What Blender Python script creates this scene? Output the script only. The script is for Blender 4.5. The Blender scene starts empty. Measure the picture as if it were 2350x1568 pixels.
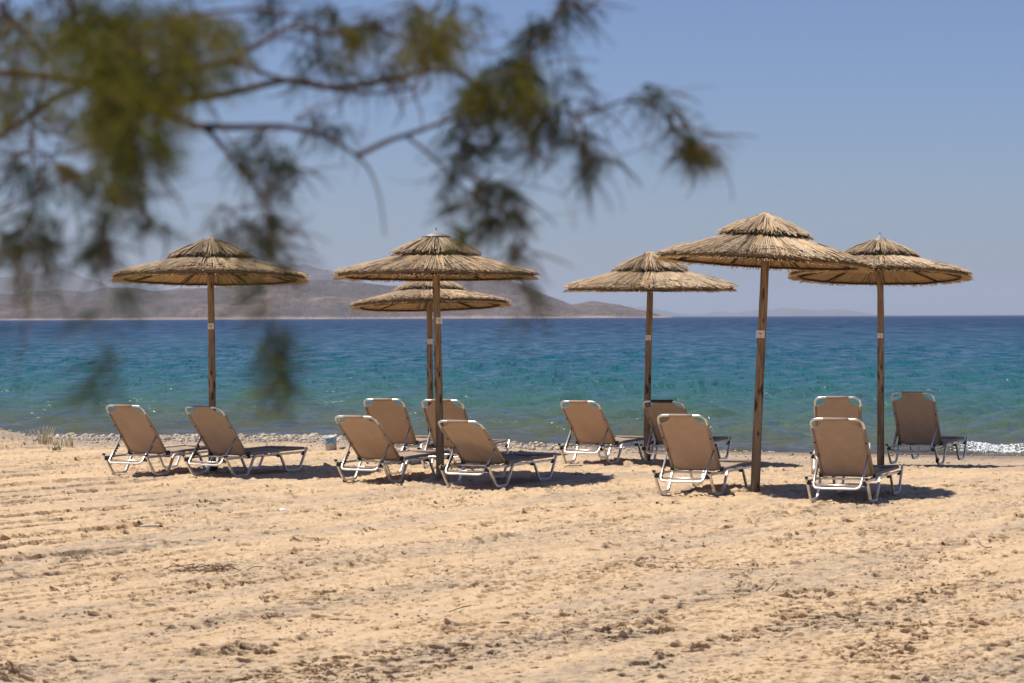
import bpy, math, random
import numpy as np
from mathutils import Vector, Matrix

R = math.radians
scene = bpy.context.scene
col = scene.collection

# ------------------------------------------------------------------ camera
F = 5000.0            # focal length in units of a 2350 px wide frame
EYE = 2.006           # height of the camera above the dry sand
ROLL = 0.00404
CR, SR = math.cos(ROLL), math.sin(ROLL)
SEA = -0.12           # level of the sea

cam_d = bpy.data.cameras.new("camera")
cam = bpy.data.objects.new("camera", cam_d)
col.objects.link(cam)
scene.camera = cam
cam_d.sensor_width = 36.0
cam_d.lens = 36.0 * F / 2350.0
cam_d.clip_start = 0.1
cam_d.clip_end = 60000.0
cam.matrix_world = (Matrix.Translation((0, 0, EYE)) @ Matrix.Rotation(R(90) - math.atan(56.8 / F), 4, 'X')
                    @ Matrix.Rotation(-ROLL, 4, 'Z'))
cam_d.dof.use_dof = True
cam_d.dof.focus_distance = 27.0
cam_d.dof.aperture_fstop = 5.4

# ------------------------------------------------------------------ world, sun, exposure
SUN_FROM = Vector((-0.97, -0.15, 2.58)).normalized()
sun_el = math.asin(SUN_FROM.z)
world = bpy.data.worlds.new("World")
scene.world = world
world.use_nodes = True
nt = world.node_tree
nt.nodes.clear()
wo = nt.nodes.new("ShaderNodeOutputWorld")
bg = nt.nodes.new("ShaderNodeBackground")
sky = nt.nodes.new("ShaderNodeTexSky")
sky.sky_type = 'NISHITA'
sky.sun_disc = False
sky.sun_elevation = sun_el
sky.sun_rotation = math.atan2(SUN_FROM.x, SUN_FROM.y)
sky.air_density = 1.0
sky.dust_density = 0.6
sky.ozone_density = 3.0
sky.altitude = 0
tint = nt.nodes.new("ShaderNodeMix")
tint.data_type = 'RGBA'
tint.blend_type = 'MULTIPLY'
tint.inputs[0].default_value = 1.0
tint.inputs[7].default_value = (0.50, 0.56, 0.76, 1)
nt.links.new(sky.outputs[0], tint.inputs[6])
nt.links.new(tint.outputs[2], bg.inputs[0])
bg.inputs[1].default_value = 0.09
nt.links.new(bg.outputs[0], wo.inputs[0])

sun_d = bpy.data.lights.new("sun", 'SUN')
sun_d.energy = 4.5
sun_d.angle = R(0.55)
sun_d.color = (1.0, 0.93, 0.82)
sun_o = bpy.data.objects.new("sun", sun_d)
col.objects.link(sun_o)
sun_o.rotation_euler = (-SUN_FROM).to_track_quat('-Z', 'Y').to_euler()
sun_o.location = (0, 0, 30)

scene.view_settings.view_transform = 'Standard'
scene.view_settings.look = 'None'
scene.view_settings.gamma = 1.0
scene.view_settings.use_curve_mapping = False
scene.view_settings.exposure = 0.5
scene.render.engine = 'CYCLES'
scene.cycles.use_denoising = True
scene.cycles.max_bounces = 7
scene.cycles.diffuse_bounces = 3
scene.cycles.glossy_bounces = 3
scene.cycles.volume_bounces = 0
scene.cycles.sample_clamp_indirect = 6.0
scene.cycles.sample_clamp_direct = 12.0

# ------------------------------------------------------------------ helpers
rng = np.random.default_rng(7)
random.seed(7)


def at(px, py, d):
    """pixel of the 2350 px wide frame and a distance -> point of the place"""
    X, Y = px - 1175.0, py - 727.2
    u, v = X * CR - Y * SR, X * SR + Y * CR
    return Vector((u * d / F, d, EYE - v * d / F))


def on_ground(px, py, z=0.0):
    X, Y = px - 1175.0, py - 727.2
    v = X * SR + Y * CR
    return at(px, py, F * (EYE - z) / v)


def tag(o, label=None, cat=None, group=None, kind=None):
    if label: o['label'] = label
    if cat: o['category'] = cat
    if group: o['group'] = group
    if kind: o['kind'] = kind
    return o


def link(name, me, mat=None, parent=None):
    o = bpy.data.objects.new(name, me)
    col.objects.link(o)
    if mat is not None and len(me.materials) == 0:
        me.materials.append(mat)
    if parent is not None:
        o.parent = parent
    return o


def empty(name, loc, rz=0.0):
    o = bpy.data.objects.new(name, None)
    col.objects.link(o)
    o.empty_display_size = 0.1
    o.location = loc
    o.rotation_euler = (0, 0, rz)
    return o


def np_mesh(name, V, Fc, smooth=True, attrs=None):
    """V: n x 3, Fc: m x k faces of one size; attrs: name -> per vertex floats"""
    V = np.asarray(V, dtype=np.float32)
    Fc = np.asarray(Fc, dtype=np.int32)
    me = bpy.data.meshes.new(name)
    k = Fc.shape[1]
    me.vertices.add(len(V))
    me.vertices.foreach_set("co", V.ravel())
    me.loops.add(Fc.size)
    me.loops.foreach_set("vertex_index", Fc.ravel())
    me.polygons.add(len(Fc))
    me.polygons.foreach_set("loop_start", np.arange(0, Fc.size, k, dtype=np.int32))
    me.polygons.foreach_set("loop_total", np.full(len(Fc), k, dtype=np.int32))
    me.polygons.foreach_set("use_smooth", np.full(len(Fc), smooth, dtype=bool))
    me.update(calc_edges=True)
    for n, a in (attrs or {}).items():
        at_ = me.attributes.new(n, 'FLOAT', 'POINT')
        at_.data.foreach_set("value", np.asarray(a, dtype=np.float32).ravel())
    return me


class MB:
    """collects simple solids into one mesh"""
    def __init__(self):
        self.v, self.f, self.s = [], [], []

    def add(self, V, Fs, smooth=False):
        n = len(self.v)
        self.v += [tuple(p) for p in V]
        self.f += [tuple(i + n for i in f) for f in Fs]
        self.s += [smooth] * len(Fs)
        return self

    def box(self, c, size, rot=None):
        x, y, z = size[0] / 2, size[1] / 2, size[2] / 2
        P = [Vector((i * x, j * y, k * z)) for i in (-1, 1) for j in (-1, 1) for k in (-1, 1)]
        if rot is not None:
            P = [rot @ p for p in P]
        P = [p + Vector(c) for p in P]
        return self.add(P, [(0, 1, 3, 2), (4, 6, 7, 5), (0, 4, 5, 1), (2, 3, 7, 6), (0, 2, 6, 4), (1, 5, 7, 3)])

    def sweep(self, pts, r, n=8, flat=None, side=None, closed=False, caps=True):
        """tube along pts; r a number or a list; flat=(a,b) makes a rectangular bar, a along `side`"""
        pts = [Vector(p) for p in pts]
        m = len(pts)
        rs = r if hasattr(r, '__len__') else [r] * m
        rings = []
        up = Vector(side) if side is not None else None
        for i, p in enumerate(pts):
            if closed:
                t = pts[(i + 1) % m] - pts[i - 1]
            else:
                t = pts[min(i + 1, m - 1)] - pts[max(i - 1, 0)]
            t.normalize()
            if up is None:
                up = Vector((0, 0, 1)) if abs(t.z) < 0.9 else Vector((1, 0, 0))
            a = (up - t * up.dot(t))
            if a.length < 1e-6:
                a = t.orthogonal()
            a.normalize()
            if side is None:
                up = a
            b = t.cross(a)
            if flat:
                h1, h2 = flat[0] / 2, flat[1] / 2
                ring = [p + a * (x * h1) + b * (y * h2) for x, y in ((1, .7), (.7, 1), (-.7, 1), (-1, .7), (-1, -.7), (-.7, -1), (.7, -1), (1, -.7))]
            else:
                ring = [p + (a * math.cos(2 * math.pi * k / n) + b * math.sin(2 * math.pi * k / n)) * rs[i] for k in range(n)]
            rings.append(ring)
        q = len(rings[0])
        V = [v for ring in rings for v in ring]
        Fs = []
        for i in range(m if closed else m - 1):
            j = (i + 1) % m
            for k in range(q):
                l = (k + 1) % q
                Fs.append((i * q + k, i * q + l, j * q + l, j * q + k))
        if caps and not closed:
            Fs.append(tuple(range(q - 1, -1, -1)))
            Fs.append(tuple((m - 1) * q + k for k in range(q)))
        return self.add(V, Fs, smooth=not flat)

    def lathe(self, prof, n=24, center=(0, 0, 0), caps=True):
        V, Fs = [], []
        c = Vector(center)
        for r, z in prof:
            for k in range(n):
                a = 2 * math.pi * k / n
                V.append(c + Vector((r * math.cos(a), r * math.sin(a), z)))
        for i in range(len(prof) - 1):
            for k in range(n):
                l = (k + 1) % n
                Fs.append((i * n + k, i * n + l, (i + 1) * n + l, (i + 1) * n + k))
        if caps:
            Fs.append(tuple(range(n - 1, -1, -1)))
            Fs.append(tuple((len(prof) - 1) * n + k for k in range(n)))
        return self.add(V, Fs, smooth=True)

    def mesh(self, name):
        me = bpy.data.meshes.new(name)
        me.from_pydata(self.v, [], self.f)
        me.polygons.foreach_set("use_smooth", self.s)
        me.update()
        return me

    def build(self, name, mat, parent=None):
        return link(name, self.mesh(name), mat, parent)


def arc_path(pts, rad, seg=4):
    """polyline with its corners rounded"""
    pts = [Vector(p) for p in pts]
    out = [pts[0]]
    for i in range(1, len(pts) - 1):
        a, b, c = pts[i - 1], pts[i], pts[i + 1]
        r1 = min(rad, (a - b).length * .49, (c - b).length * .49)
        p, q = b + (a - b).normalized() * r1, b + (c - b).normalized() * r1
        for k in range(seg + 1):
            t = k / seg
            out.append(p * (1 - t) ** 2 + b * 2 * t * (1 - t) + q * t * t)
    out.append(pts[-1])
    return out


# gradient noise in numpy
_perm = np.random.default_rng(3).permutation(4096).astype(np.int64)
_ga = np.random.default_rng(4).random(4096) * 2 * np.pi
_gx, _gy = np.cos(_ga), np.sin(_ga)


def perlin(x, y, seed=0):
    x = np.asarray(x, dtype=np.float64)
    y = np.asarray(y, dtype=np.float64)
    xi, yi = np.floor(x).astype(np.int64), np.floor(y).astype(np.int64)
    xf, yf = x - xi, y - yi
    u, v = xf ** 3 * (xf * (xf * 6 - 15) + 10), yf ** 3 * (yf * (yf * 6 - 15) + 10)

    def g(i, j, dx, dy):
        h = _perm[(_perm[(i + seed * 57) & 4095] + j) & 4095]
        return _gx[h] * dx + _gy[h] * dy
    n00, n10 = g(xi, yi, xf, yf), g(xi + 1, yi, xf - 1, yf)
    n01, n11 = g(xi, yi + 1, xf, yf - 1), g(xi + 1, yi + 1, xf - 1, yf - 1)
    return ((n00 * (1 - u) + n10 * u) * (1 - v) + (n01 * (1 - u) + n11 * u) * v) * 1.5


def fbm(x, y, octv=4, seed=0, gain=.5):
    s, a, t = 0, 1, 0
    for i in range(octv):
        s = s + perlin(x * 2 ** i, y * 2 ** i, seed + i) * a
        t += a
        a *= gain
    return s / t


def smooth01(x):
    x = np.clip(x, 0, 1)
    return x * x * (3 - 2 * x)


# ------------------------------------------------------------------ node helpers
def new_mat(name):
    m = bpy.data.materials.new(name)
    m.use_nodes = True
    m.node_tree.nodes.clear()
    return m, m.node_tree


class NT:
    def __init__(self, m):
        self.t = m.node_tree

    def n(self, typ, **kw):
        o = self.t.nodes.new(typ)
        for k, v in kw.items():
            if k.startswith('i_'):
                key = k[2:]
                key = int(key) if key.isdigit() else key.replace('_', ' ')
                o.inputs[key].default_value = v
            else:
                setattr(o, k, v)
        return o

    def l(self, a, b):
        self.t.links.new(a, b)

    def noise(self, vec, scale, detail=4, rough=.55, dist=0.0):
        o = self.n('ShaderNodeTexNoise')
        o.inputs['Scale'].default_value = scale
        o.inputs['Detail'].default_value = detail
        o.inputs['Roughness'].default_value = rough
        o.inputs['Distortion'].default_value = dist
        if vec is not None:
            self.l(vec, o.inputs['Vector'])
        return o.outputs['Fac']

    def mapping(self, vec, scale=(1, 1, 1), rot=(0, 0, 0)):
        o = self.n('ShaderNodeMapping')
        o.inputs['Scale'].default_value = scale
        o.inputs['Rotation'].default_value = rot
        self.l(vec, o.inputs['Vector'])
        return o.outputs[0]

    def ramp(self, fac, stops, interp='LINEAR'):
        o = self.n('ShaderNodeValToRGB')
        cr = o.color_ramp
        cr.interpolation = interp
        while len(cr.elements) < len(stops):
            cr.elements.new(0.5)
        for e, (p, c) in zip(cr.elements, stops):
            e.position = p
            e.color = (*c, 1) if len(c) == 3 else c
        self.l(fac, o.inputs[0])
        return o.outputs[0]

    def mix(self, fac, a, b, mode='MIX'):
        o = self.n('ShaderNodeMix', data_type='RGBA', blend_type=mode)
        for sock, val in ((o.inputs[0], fac), (o.inputs[6], a), (o.inputs[7], b)):
            if isinstance(val, (int, float)):
                sock.default_value = val
            elif isinstance(val, tuple):
                sock.default_value = (*val, 1) if len(val) == 3 else val
            else:
                self.l(val, sock)
        return o.outputs[2]

    def math(self, op, a, b=None, clamp=False):
        o = self.n('ShaderNodeMath', operation=op, use_clamp=clamp)
        for i, v in ((0, a), (1, b)):
            if v is None:
                continue
            if isinstance(v, (int, float)):
                o.inputs[i].default_value = v
            else:
                self.l(v, o.inputs[i])
        return o.outputs[0]

    def bump(self, h, strength, dist, normal=None):
        o = self.n('ShaderNodeBump')
        o.inputs['Strength'].default_value = strength
        o.inputs['Distance'].default_value = dist
        self.l(h, o.inputs['Height'])
        if normal is not None:
            self.l(normal, o.inputs['Normal'])
        return o.outputs[0]

    def attr(self, name):
        return self.n('ShaderNodeAttribute', attribute_name=name).outputs['Fac']

    def finish(self, shader):
        o = self.n('ShaderNodeOutputMaterial')
        self.l(shader, o.inputs[0])

    def bsdf(self, color, rough=.8, normal=None, metal=0.0, spec=.3, **kw):
        o = self.n('ShaderNodeBsdfPrincipled')
        for sock, val in (('Base Color', color), ('Roughness', rough), ('Metallic', metal), ('Specular IOR Level', spec)):
            if isinstance(val, (int, float)):
                o.inputs[sock].default_value = val
            elif isinstance(val, tuple):
                o.inputs[sock].default_value = (*val, 1)
            else:
                self.l(val, o.inputs[sock])
        if normal is not None:
            self.l(normal, o.inputs['Normal'])
        for k, v in kw.items():
            o.inputs[k].default_value = v
        return o.outputs[0]


def simple(name, color, rough=.6, metal=0.0, spec=.4, var=.12, scale=8.0, bump=0.0, bscale=60.0):
    m, _ = new_mat(name)
    t = NT(m)
    co = t.n('ShaderNodeTexCoord').outputs['Object']
    nz = t.noise(co, scale, 5, .6)
    dark = tuple(c * (1 - 2.2 * var) for c in color)
    lite = tuple(min(1, c * (1 + var)) for c in color)
    c = t.ramp(nz, [(.3, dark), (.7, lite)])
    nrm = t.bump(t.noise(co, bscale, 4), 1.0, bump) if bump else None
    t.finish(t.bsdf(c, rough, nrm, metal, spec))
    return m


# ------------------------------------------------------------------ materials
RAKE = math.atan2(.8, .6)     # the sand was raked along this direction


def mat_sand():
    m, _ = new_mat("sand")
    t = NT(m)
    co = t.n('ShaderNodeTexCoord').outputs['Object']
    along = t.mapping(co, (1, 1, 1), (0, 0, -RAKE))
    st = t.mapping(along, (.28, 1.0, 1.0))
    big = t.noise(st, .9, 5, .62)
    mid = t.noise(st, 5.0, 5, .65)
    fine = t.noise(co, 45, 4, .7)
    c = t.ramp(mid, [(.28, (.455, .316, .188)), (.5, (.550, .396, .246)), (.72, (.615, .458, .300))])
    grey = t.ramp(big, [(.45, (0, 0, 0)), (.60, (1, 1, 1))])
    brk = t.ramp(t.noise(co, 7.0, 5, .7), [(.36, (0, 0, 0)), (.6, (1, 1, 1))])
    gm = t.math('MULTIPLY', t.math('MULTIPLY', grey, brk), .8)
    gm = t.math('MAXIMUM', gm, t.attr('grey'))
    c = t.mix(gm, c, (.30, .247, .196))
    # grains, dry bits of weed and shell
    sp = t.ramp(fine, [(.27, (.45, .42, .4)), (.40, (1, 1, 1))])
    c = t.mix(.55, c, sp, 'MULTIPLY')
    pale = t.ramp(t.noise(co, 90, 2, .5), [(.70, (0, 0, 0)), (.76, (1, 1, 1))])
    c = t.mix(t.math('MULTIPLY', pale, .35), c, (.72, .62, .5))
    wet = t.attr('wet')
    c = t.mix(t.math('MULTIPLY', wet, .75), c, (.17, .13, .10))
    rough = t.math('SUBTRACT', .95, t.math('MULTIPLY', wet, .45))
    h1 = t.noise(t.mapping(along, (.55, 1, 1)), 14, 6, .7)
    h2 = t.noise(co, 130, 3, .7)
    p1 = t.ramp(t.noise(t.mapping(along, (.7, 1, 1)), 9, 5, .68), [(.30, (0, 0, 0)), (.36, (1, 1, 1))])
    n0 = t.bump(p1, 1.0, .022)
    n1 = t.bump(h1, 1.0, .03, n0)
    n2 = t.bump(h2, .6, .008, n1)
    t.finish(t.bsdf(c, rough, n2, 0, .15))
    return m


def mat_water():
    m, _ = new_mat("sea_water")
    t = NT(m)
    co = t.n('ShaderNodeTexCoord').outputs['Object']
    w = t.attr('water')
    patch = t.noise(t.mapping(co, (.010, .022, 1)), 1.0, 4, .6)
    w2 = t.math('ADD', w, t.math('MULTIPLY', t.math('SUBTRACT', patch, .5), .13))
    c = t.ramp(w2, [(0.0, (.075, .062, .046)), (.06, (.075, .078, .052)), (.14, (.074, .098, .072)),
                    (.27, (.044, .108, .094)), (.40, (.018, .096, .108)), (.53, (.005, .068, .116)),
                    (.68, (.003, .046, .114)), (.84, (.003, .032, .100)), (1, (.003, .026, .086))])
    h = t.noise(t.mapping(co, (.55, 1.0, 1)), 2.6, 5, .62)
    mid = t.math('MULTIPLY', t.noise(t.mapping(co, (1.5, .34, 1)), 1.0, 4, .6), t.ramp(w, [(.25, (0, 0, 0)), (.5, (1, 1, 1))]))
    far = t.math('MULTIPLY', t.noise(t.mapping(co, (.5, .07, 1)), 1.0, 4, .6), t.ramp(w, [(.45, (0, 0, 0)), (.75, (1, 1, 1))]))
    n1 = t.bump(h, 1.0, .13)
    n2 = t.bump(far, 1.0, 2.6, t.bump(mid, 1.0, .85, n1))
    d = t.n('ShaderNodeBsdfDiffuse')
    t.l(c, d.inputs[0])
    t.l(n2, d.inputs['Normal'])
    g = t.n('ShaderNodeBsdfGlossy')
    t.l(t.math('ADD', .08, t.math('MULTIPLY', w, .25)), g.inputs['Roughness'])
    t.l(n2, g.inputs['Normal'])
    fr = t.n('ShaderNodeFresnel', i_IOR=1.333)
    t.l(n2, fr.inputs['Normal'])
    # ripples too small to see turn away from the eye: they take mirror strength off the far water
    k = t.ramp(w, [(0, (1, 1, 1)), (.35, (1, 1, 1)), (.6, (.72, .72, .72)), (.8, (.36, .36, .36)), (1, (.17, .17, .17))])
    # noise flecks in mirror strength paint light sky streaks on the ripples
    q1 = t.noise(t.mapping(co, (1.25, 1.5, 1)), 1.0, 4, .65)
    q2 = t.noise(t.mapping(co, (.85, .38, 1)), 1.0, 4, .65)
    q3 = t.noise(t.mapping(co, (.34, .055, 1)), 1.0, 4, .65)
    q = t.mix(t.ramp(w, [(.30, (0, 0, 0)), (.42, (1, 1, 1))]), q1, q2)
    q = t.mix(t.ramp(w, [(.56, (0, 0, 0)), (.70, (1, 1, 1))]), q, q3)
    fl = t.ramp(q, [(.36, (.06, .06, .06)), (.48, (.38, .38, .38)), (.64, (1, 1, 1))])
    k = t.math('MULTIPLY', t.math('MULTIPLY', k, fl), 1.9)
    mx = t.n('ShaderNodeMixShader')
    t.l(t.math('MULTIPLY', fr.outputs[0], k, True), mx.inputs[0])
    t.l(d.outputs[0], mx.inputs[1])
    t.l(g.outputs[0], mx.inputs[2])
    t.finish(mx.outputs[0])
    return m


def mat_thatch(inner=False):
    m, _ = new_mat("thatch_under_glow" if inner else "thatch")
    t = NT(m)
    co = t.n('ShaderNodeTexCoord').outputs['Object']
    tone = t.attr('tone')
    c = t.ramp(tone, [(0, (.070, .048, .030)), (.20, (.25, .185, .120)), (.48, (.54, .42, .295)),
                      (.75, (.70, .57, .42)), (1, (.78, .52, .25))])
    c = t.mix(.5, c, t.ramp(t.noise(co, 26, 4, .7), [(.3, (.5, .47, .44)), (.62, (1, 1, 1))]), 'MULTIPLY')
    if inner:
        c = t.mix(.4, c, (.50, .33, .15))  # warm glow of transmitted and bounced light mixed into the underside colour
    b = t.n('ShaderNodeBsdfDiffuse')
    t.l(c, b.inputs[0])
    tr = t.n('ShaderNodeBsdfTranslucent')
    t.l(c, tr.inputs[0])
    mx = t.n('ShaderNodeMixShader', i_0=.22)
    t.l(b.outputs[0], mx.inputs[1])
    t.l(tr.outputs[0], mx.inputs[2])
    t.finish(mx.outputs[0])
    return m


def mat_wood(name, dark, lite, scale=1.0):
    m, _ = new_mat(name)
    t = NT(m)
    co = t.n('ShaderNodeTexCoord').outputs['Object']
    g = t.mapping(co, (26 * scale, 26 * scale, 1.6 * scale))
    n1 = t.noise(g, 1.0, 6, .65, 1.2)
    n2 = t.noise(t.mapping(co, (9, 9, 3)), 1.0, 4, .6)
    c = t.ramp(n1, [(.32, dark), (.66, lite)])
    c = t.mix(.6, c, t.ramp(n2, [(.25, (.45, .40, .36)), (.6, (1, 1, 1))]), 'MULTIPLY')
    knots = t.ramp(t.noise(t.mapping(co, (16, 16, 5)), 1.0, 1, .4), [(.62, (1, 1, 1)), (.69, (.25, .17, .11))])
    c = t.mix(1.0, c, knots, 'MULTIPLY')
    t.finish(t.bsdf(c, .8, t.bump(n1, .6, .004), 0, .2))
    return m


def mat_fabric():
    m, _ = new_mat("mesh_fabric")
    t = NT(m)
    co = t.n('ShaderNodeTexCoord').outputs['Object']
    wv = t.noise(t.mapping(co, (500, 500, 500)), 1.0, 1, .5)
    bl = t.noise(co, 3.5, 4, .6)
    c = t.ramp(bl, [(.3, (.54, .445, .370)), (.7, (.63, .525, .435))])
    c = t.mix(.3, c, t.ramp(wv, [(.35, (.6, .6, .6)), (.6, (1, 1, 1))]), 'MULTIPLY')
    rnd = t.n('ShaderNodeObjectInfo').outputs['Random']
    c = t.mix(1.0, c, t.ramp(rnd, [(0, (.84, .84, .86)), (1, (1.06, 1.04, 1.0))]), 'MULTIPLY')
    stain = t.ramp(t.noise(co, 6.5, 6, .7), [(.52, (0, 0, 0)), (.70, (1, 1, 1))])
    c = t.mix(t.math('MULTIPLY', stain, .35), c, (.66, .56, .45))
    d = t.n('ShaderNodeBsdfDiffuse')
    t.l(c, d.inputs[0])
    tr = t.n('ShaderNodeBsdfTranslucent')
    t.l(t.mix(1.0, c, (.90, .75, .56), 'MULTIPLY'), tr.inputs[0])
    mx = t.n('ShaderNodeMixShader', i_0=.47)
    t.l(d.outputs[0], mx.inputs[1])
    t.l(tr.outputs[0], mx.inputs[2])
    t.finish(mx.outputs[0])
    return m


def mat_alu():
    m, _ = new_mat("aluminium")
    t = NT(m)
    co = t.n('ShaderNodeTexCoord').outputs['Object']
    n1 = t.noise(co, 14, 5, .65)
    c = t.ramp(n1, [(.3, (.50, .47, .42)), (.65, (.80, .78, .75))])
    r = t.math('ADD', .26, t.math('MULTIPLY', n1, .22))
    t.finish(t.bsdf(c, r, t.bump(t.noise(co, 90, 3), .25, .001), .85, .5))
    return m


def mat_leaf():
    m, _ = new_mat("tamarisk_leaf")
    t = NT(m)
    tone = t.attr('tone')
    c = t.ramp(tone, [(0, (.040, .054, .040)), (.45, (.070, .080, .024)), (.75, (.24, .24, .03)), (1, (.18, .11, .06))])  # leaf shade and sunlight put into the colour, dark grey green to yellow green
    d = t.n('ShaderNodeBsdfDiffuse')
    t.l(c, d.inputs[0])
    tr = t.n('ShaderNodeBsdfTranslucent')
    t.l(c, tr.inputs[0])
    mx = t.n('ShaderNodeMixShader', i_0=.42)
    t.l(d.outputs[0], mx.inputs[1])
    t.l(tr.outputs[0], mx.inputs[2])
    t.finish(mx.outputs[0])
    return m


def mat_hill():
    m, _ = new_mat("hill_scrub")
    t = NT(m)
    co = t.n('ShaderNodeTexCoord').outputs['Object']
    a = t.noise(co, .004, 6, .62)
    b = t.noise(t.mapping(co, (1, .5, 1.4)), .022, 5, .72)
    c = t.ramp(a, [(.34, (.066, .050, .050)), (.52, (.140, .096, .080)), (.68, (.25, .168, .128))])
    b2 = t.noise(t.mapping(co, (1, .5, 1.4)), .075, 4, .7)
    bush = t.ramp(t.math('ADD', t.math('MULTIPLY', b, .5), t.math('MULTIPLY', b2, .5)), [(.44, (0, 0, 0)), (.55, (1, 1, 1))])
    c = t.mix(t.math('MULTIPLY', bush, .8), c, (.060, .052, .036))
    shore = t.attr('shore')
    c = t.mix(shore, c, (.38, .275, .22))
    t.finish(t.bsdf(c, 1.0, t.bump(b, 1.0, 30.0), 0, .0))
    return m


def mat_pebble():
    m, _ = new_mat("pebble")
    t = NT(m)
    co = t.n('ShaderNodeTexCoord').outputs['Object']
    tone = t.attr('tone')
    c = t.ramp(tone, [(0, (.11, .11, .11)), (.22, (.25, .225, .195)), (.5, (.38, .32, .25)), (.8, (.48, .41, .32)), (1, (.58, .48, .36))])
    c = t.mix(.35, c, t.ramp(t.noise(co, 40, 4, .6), [(.3, (.6, .58, .55)), (.65, (1, 1, 1))]), 'MULTIPLY')
    t.finish(t.bsdf(c, .75, None, 0, .3))
    return m


M_SAND, M_WATER, M_HILL, M_PEBBLE = mat_sand(), mat_water(), mat_hill(), mat_pebble()
M_THATCH, M_UNDER_GLOW = mat_thatch(), mat_thatch(True)
M_POLE = mat_wood("pole_wood", (.12, .080, .048), (.38, .270, .160))
M_RIB = mat_wood("rib_wood", (.045, .026, .014), (.12, .070, .036))
M_BARK = mat_wood("branch_bark", (.040, .026, .024), (.14, .088, .072), .6)
M_FABRIC, M_ALU, M_LEAF = mat_fabric(), mat_alu(), mat_leaf()
M_BLACK = simple("black_plastic", (.014, .013, .013), .5, 0, .4, .2)
M_PLATE = simple("white_plate", (.66, .63, .57), .5, 0, .4, .08, 20)
M_INK = simple("dark_ink", (.03, .028, .028), .6)
M_CAP = simple("grey_cap", (.26, .25, .24), .55, .2, .4, .12, 12)
M_TWIG = mat_wood("dry_twig", (.12, .070, .040), (.27, .175, .105))
M_BLEACH = mat_wood("bleached_wood", (.42, .36, .28), (.66, .60, .50))
M_SHELL = simple("shell", (.78, .74, .68), .4, 0, .4, .08, 30)
M_DRYLEAF = simple("dry_leaf", (.24, .10, .035), .7, 0, .2, .25, 30)
M_YELLOWLEAF = simple("yellow_leaf", (.55, .33, .08), .7, 0, .2, .2, 30)
M_GRASS = simple("dry_grass", (.52, .42, .22), .8, 0, .2, .2, 20)
M_GREEN = simple("green_weed", (.09, .13, .04), .8, 0, .2, .2, 20)

# ------------------------------------------------------------------ the ground
SHORE = [(-400, 44), (-60, 42), (-20, 40.2), (-9.3, 39.5), (-3.7, 39.2), (.54, 36.3), (3.6, 34.1), (7.7, 32.7), (14, 31.8), (60, 29), (400, 27)]


def shore_y(x):
    s = np.interp(x, [p[0] for p in SHORE], [p[1] for p in SHORE])
    return s + .10 * perlin(np.asarray(x) * .5, 0 * np.asarray(x) + 3.3, 5) + .06 * perlin(np.asarray(x) * 1.7, 0 * np.asarray(x) + 9.1, 6)


# crumbly ridges left by the rake: start px, end px, height, width
RIDGES = [((0, 1066), (300, 1056), .035, .10), ((0, 1094), (390, 1066), .05, .13), ((20, 1128), (300, 1105), .04, .10),
          ((-40, 1238), (150, 1222), .05, .14), ((300, 1198), (545, 1166), .045, .13), ((1075, 1240), (1190, 1222), .05, .10),
          ((790, 1298), (865, 1284), .05, .10), ((430, 1502), (590, 1476), .07, .13), ((-30, 1560), (70, 1530), .08, .15),
          ((1480, 1262), (1640, 1246), .035, .10), ((1700, 1200), (1810, 1172), .05, .16), ((985, 1505), (1055, 1500), .03, .05),
          ((620, 1180), (900, 1150), .02, .08), ((160, 1160), (420, 1150), .022, .10), ((560, 1500), (760, 1478), .03, .10),
          ((1850, 1400), (2100, 1370), .022, .09), ((2150, 1450), (2350, 1420), .025, .08), ((900, 1440), (1150, 1420), .02, .09),
          ((1300, 1180), (1500, 1160), .02, .08), ((100, 1330), (420, 1300), .02, .09)]
_rid = []
for a_, b_, h_, w_ in RIDGES:
    A_, B_ = on_ground(*a_), on_ground(*b_)
    _rid.append((A_.x, A_.y, B_.x, B_.y, h_, w_))

# places trampled round poles and loungers: x, y, radius
TRAMPLE = [(2.755, 24.76, .5), (-.9, 26.95, .45), (-3.9, 28.3, .4), (1.84, 29.9, .4), (5.07, 29.9, .4), (2.35, 24.75, .45), (2.9, 22.9, .5), (0.2, 24.6, .5)]


def ground_base(x, y):
    x = np.asarray(x, dtype=np.float64)
    y = np.asarray(y, dtype=np.float64)
    s = shore_y(x) - y                     # metres inland of the waterline
    h = np.where(s > 0, SEA * (1 - smooth01(s / 6.5)) , 0)
    h = np.where(s <= 0, SEA + s * .09, h)
    h = np.maximum(h, -6)
    h += .46 * np.exp(-(((x + 10.1) / 1.9) ** 2 + ((y - 35.6) / 2.2) ** 2) ** 1.3)
    edge = 28.95 + .25 * perlin(x * .9, x * 0 + 6.6, 17)
    rt = smooth01((x - 3.6) / 1.2)
    h += rt * (.040 * np.exp(-((y - edge) / .28) ** 2) - .050 * smooth01((y - edge - .15) / .5) * smooth01((32.4 - y) / 1.0))
    h += .022 * fbm(x * .30, y * .22, 3, 11) * smooth01((s - .3) / 3) 
    return h


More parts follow.
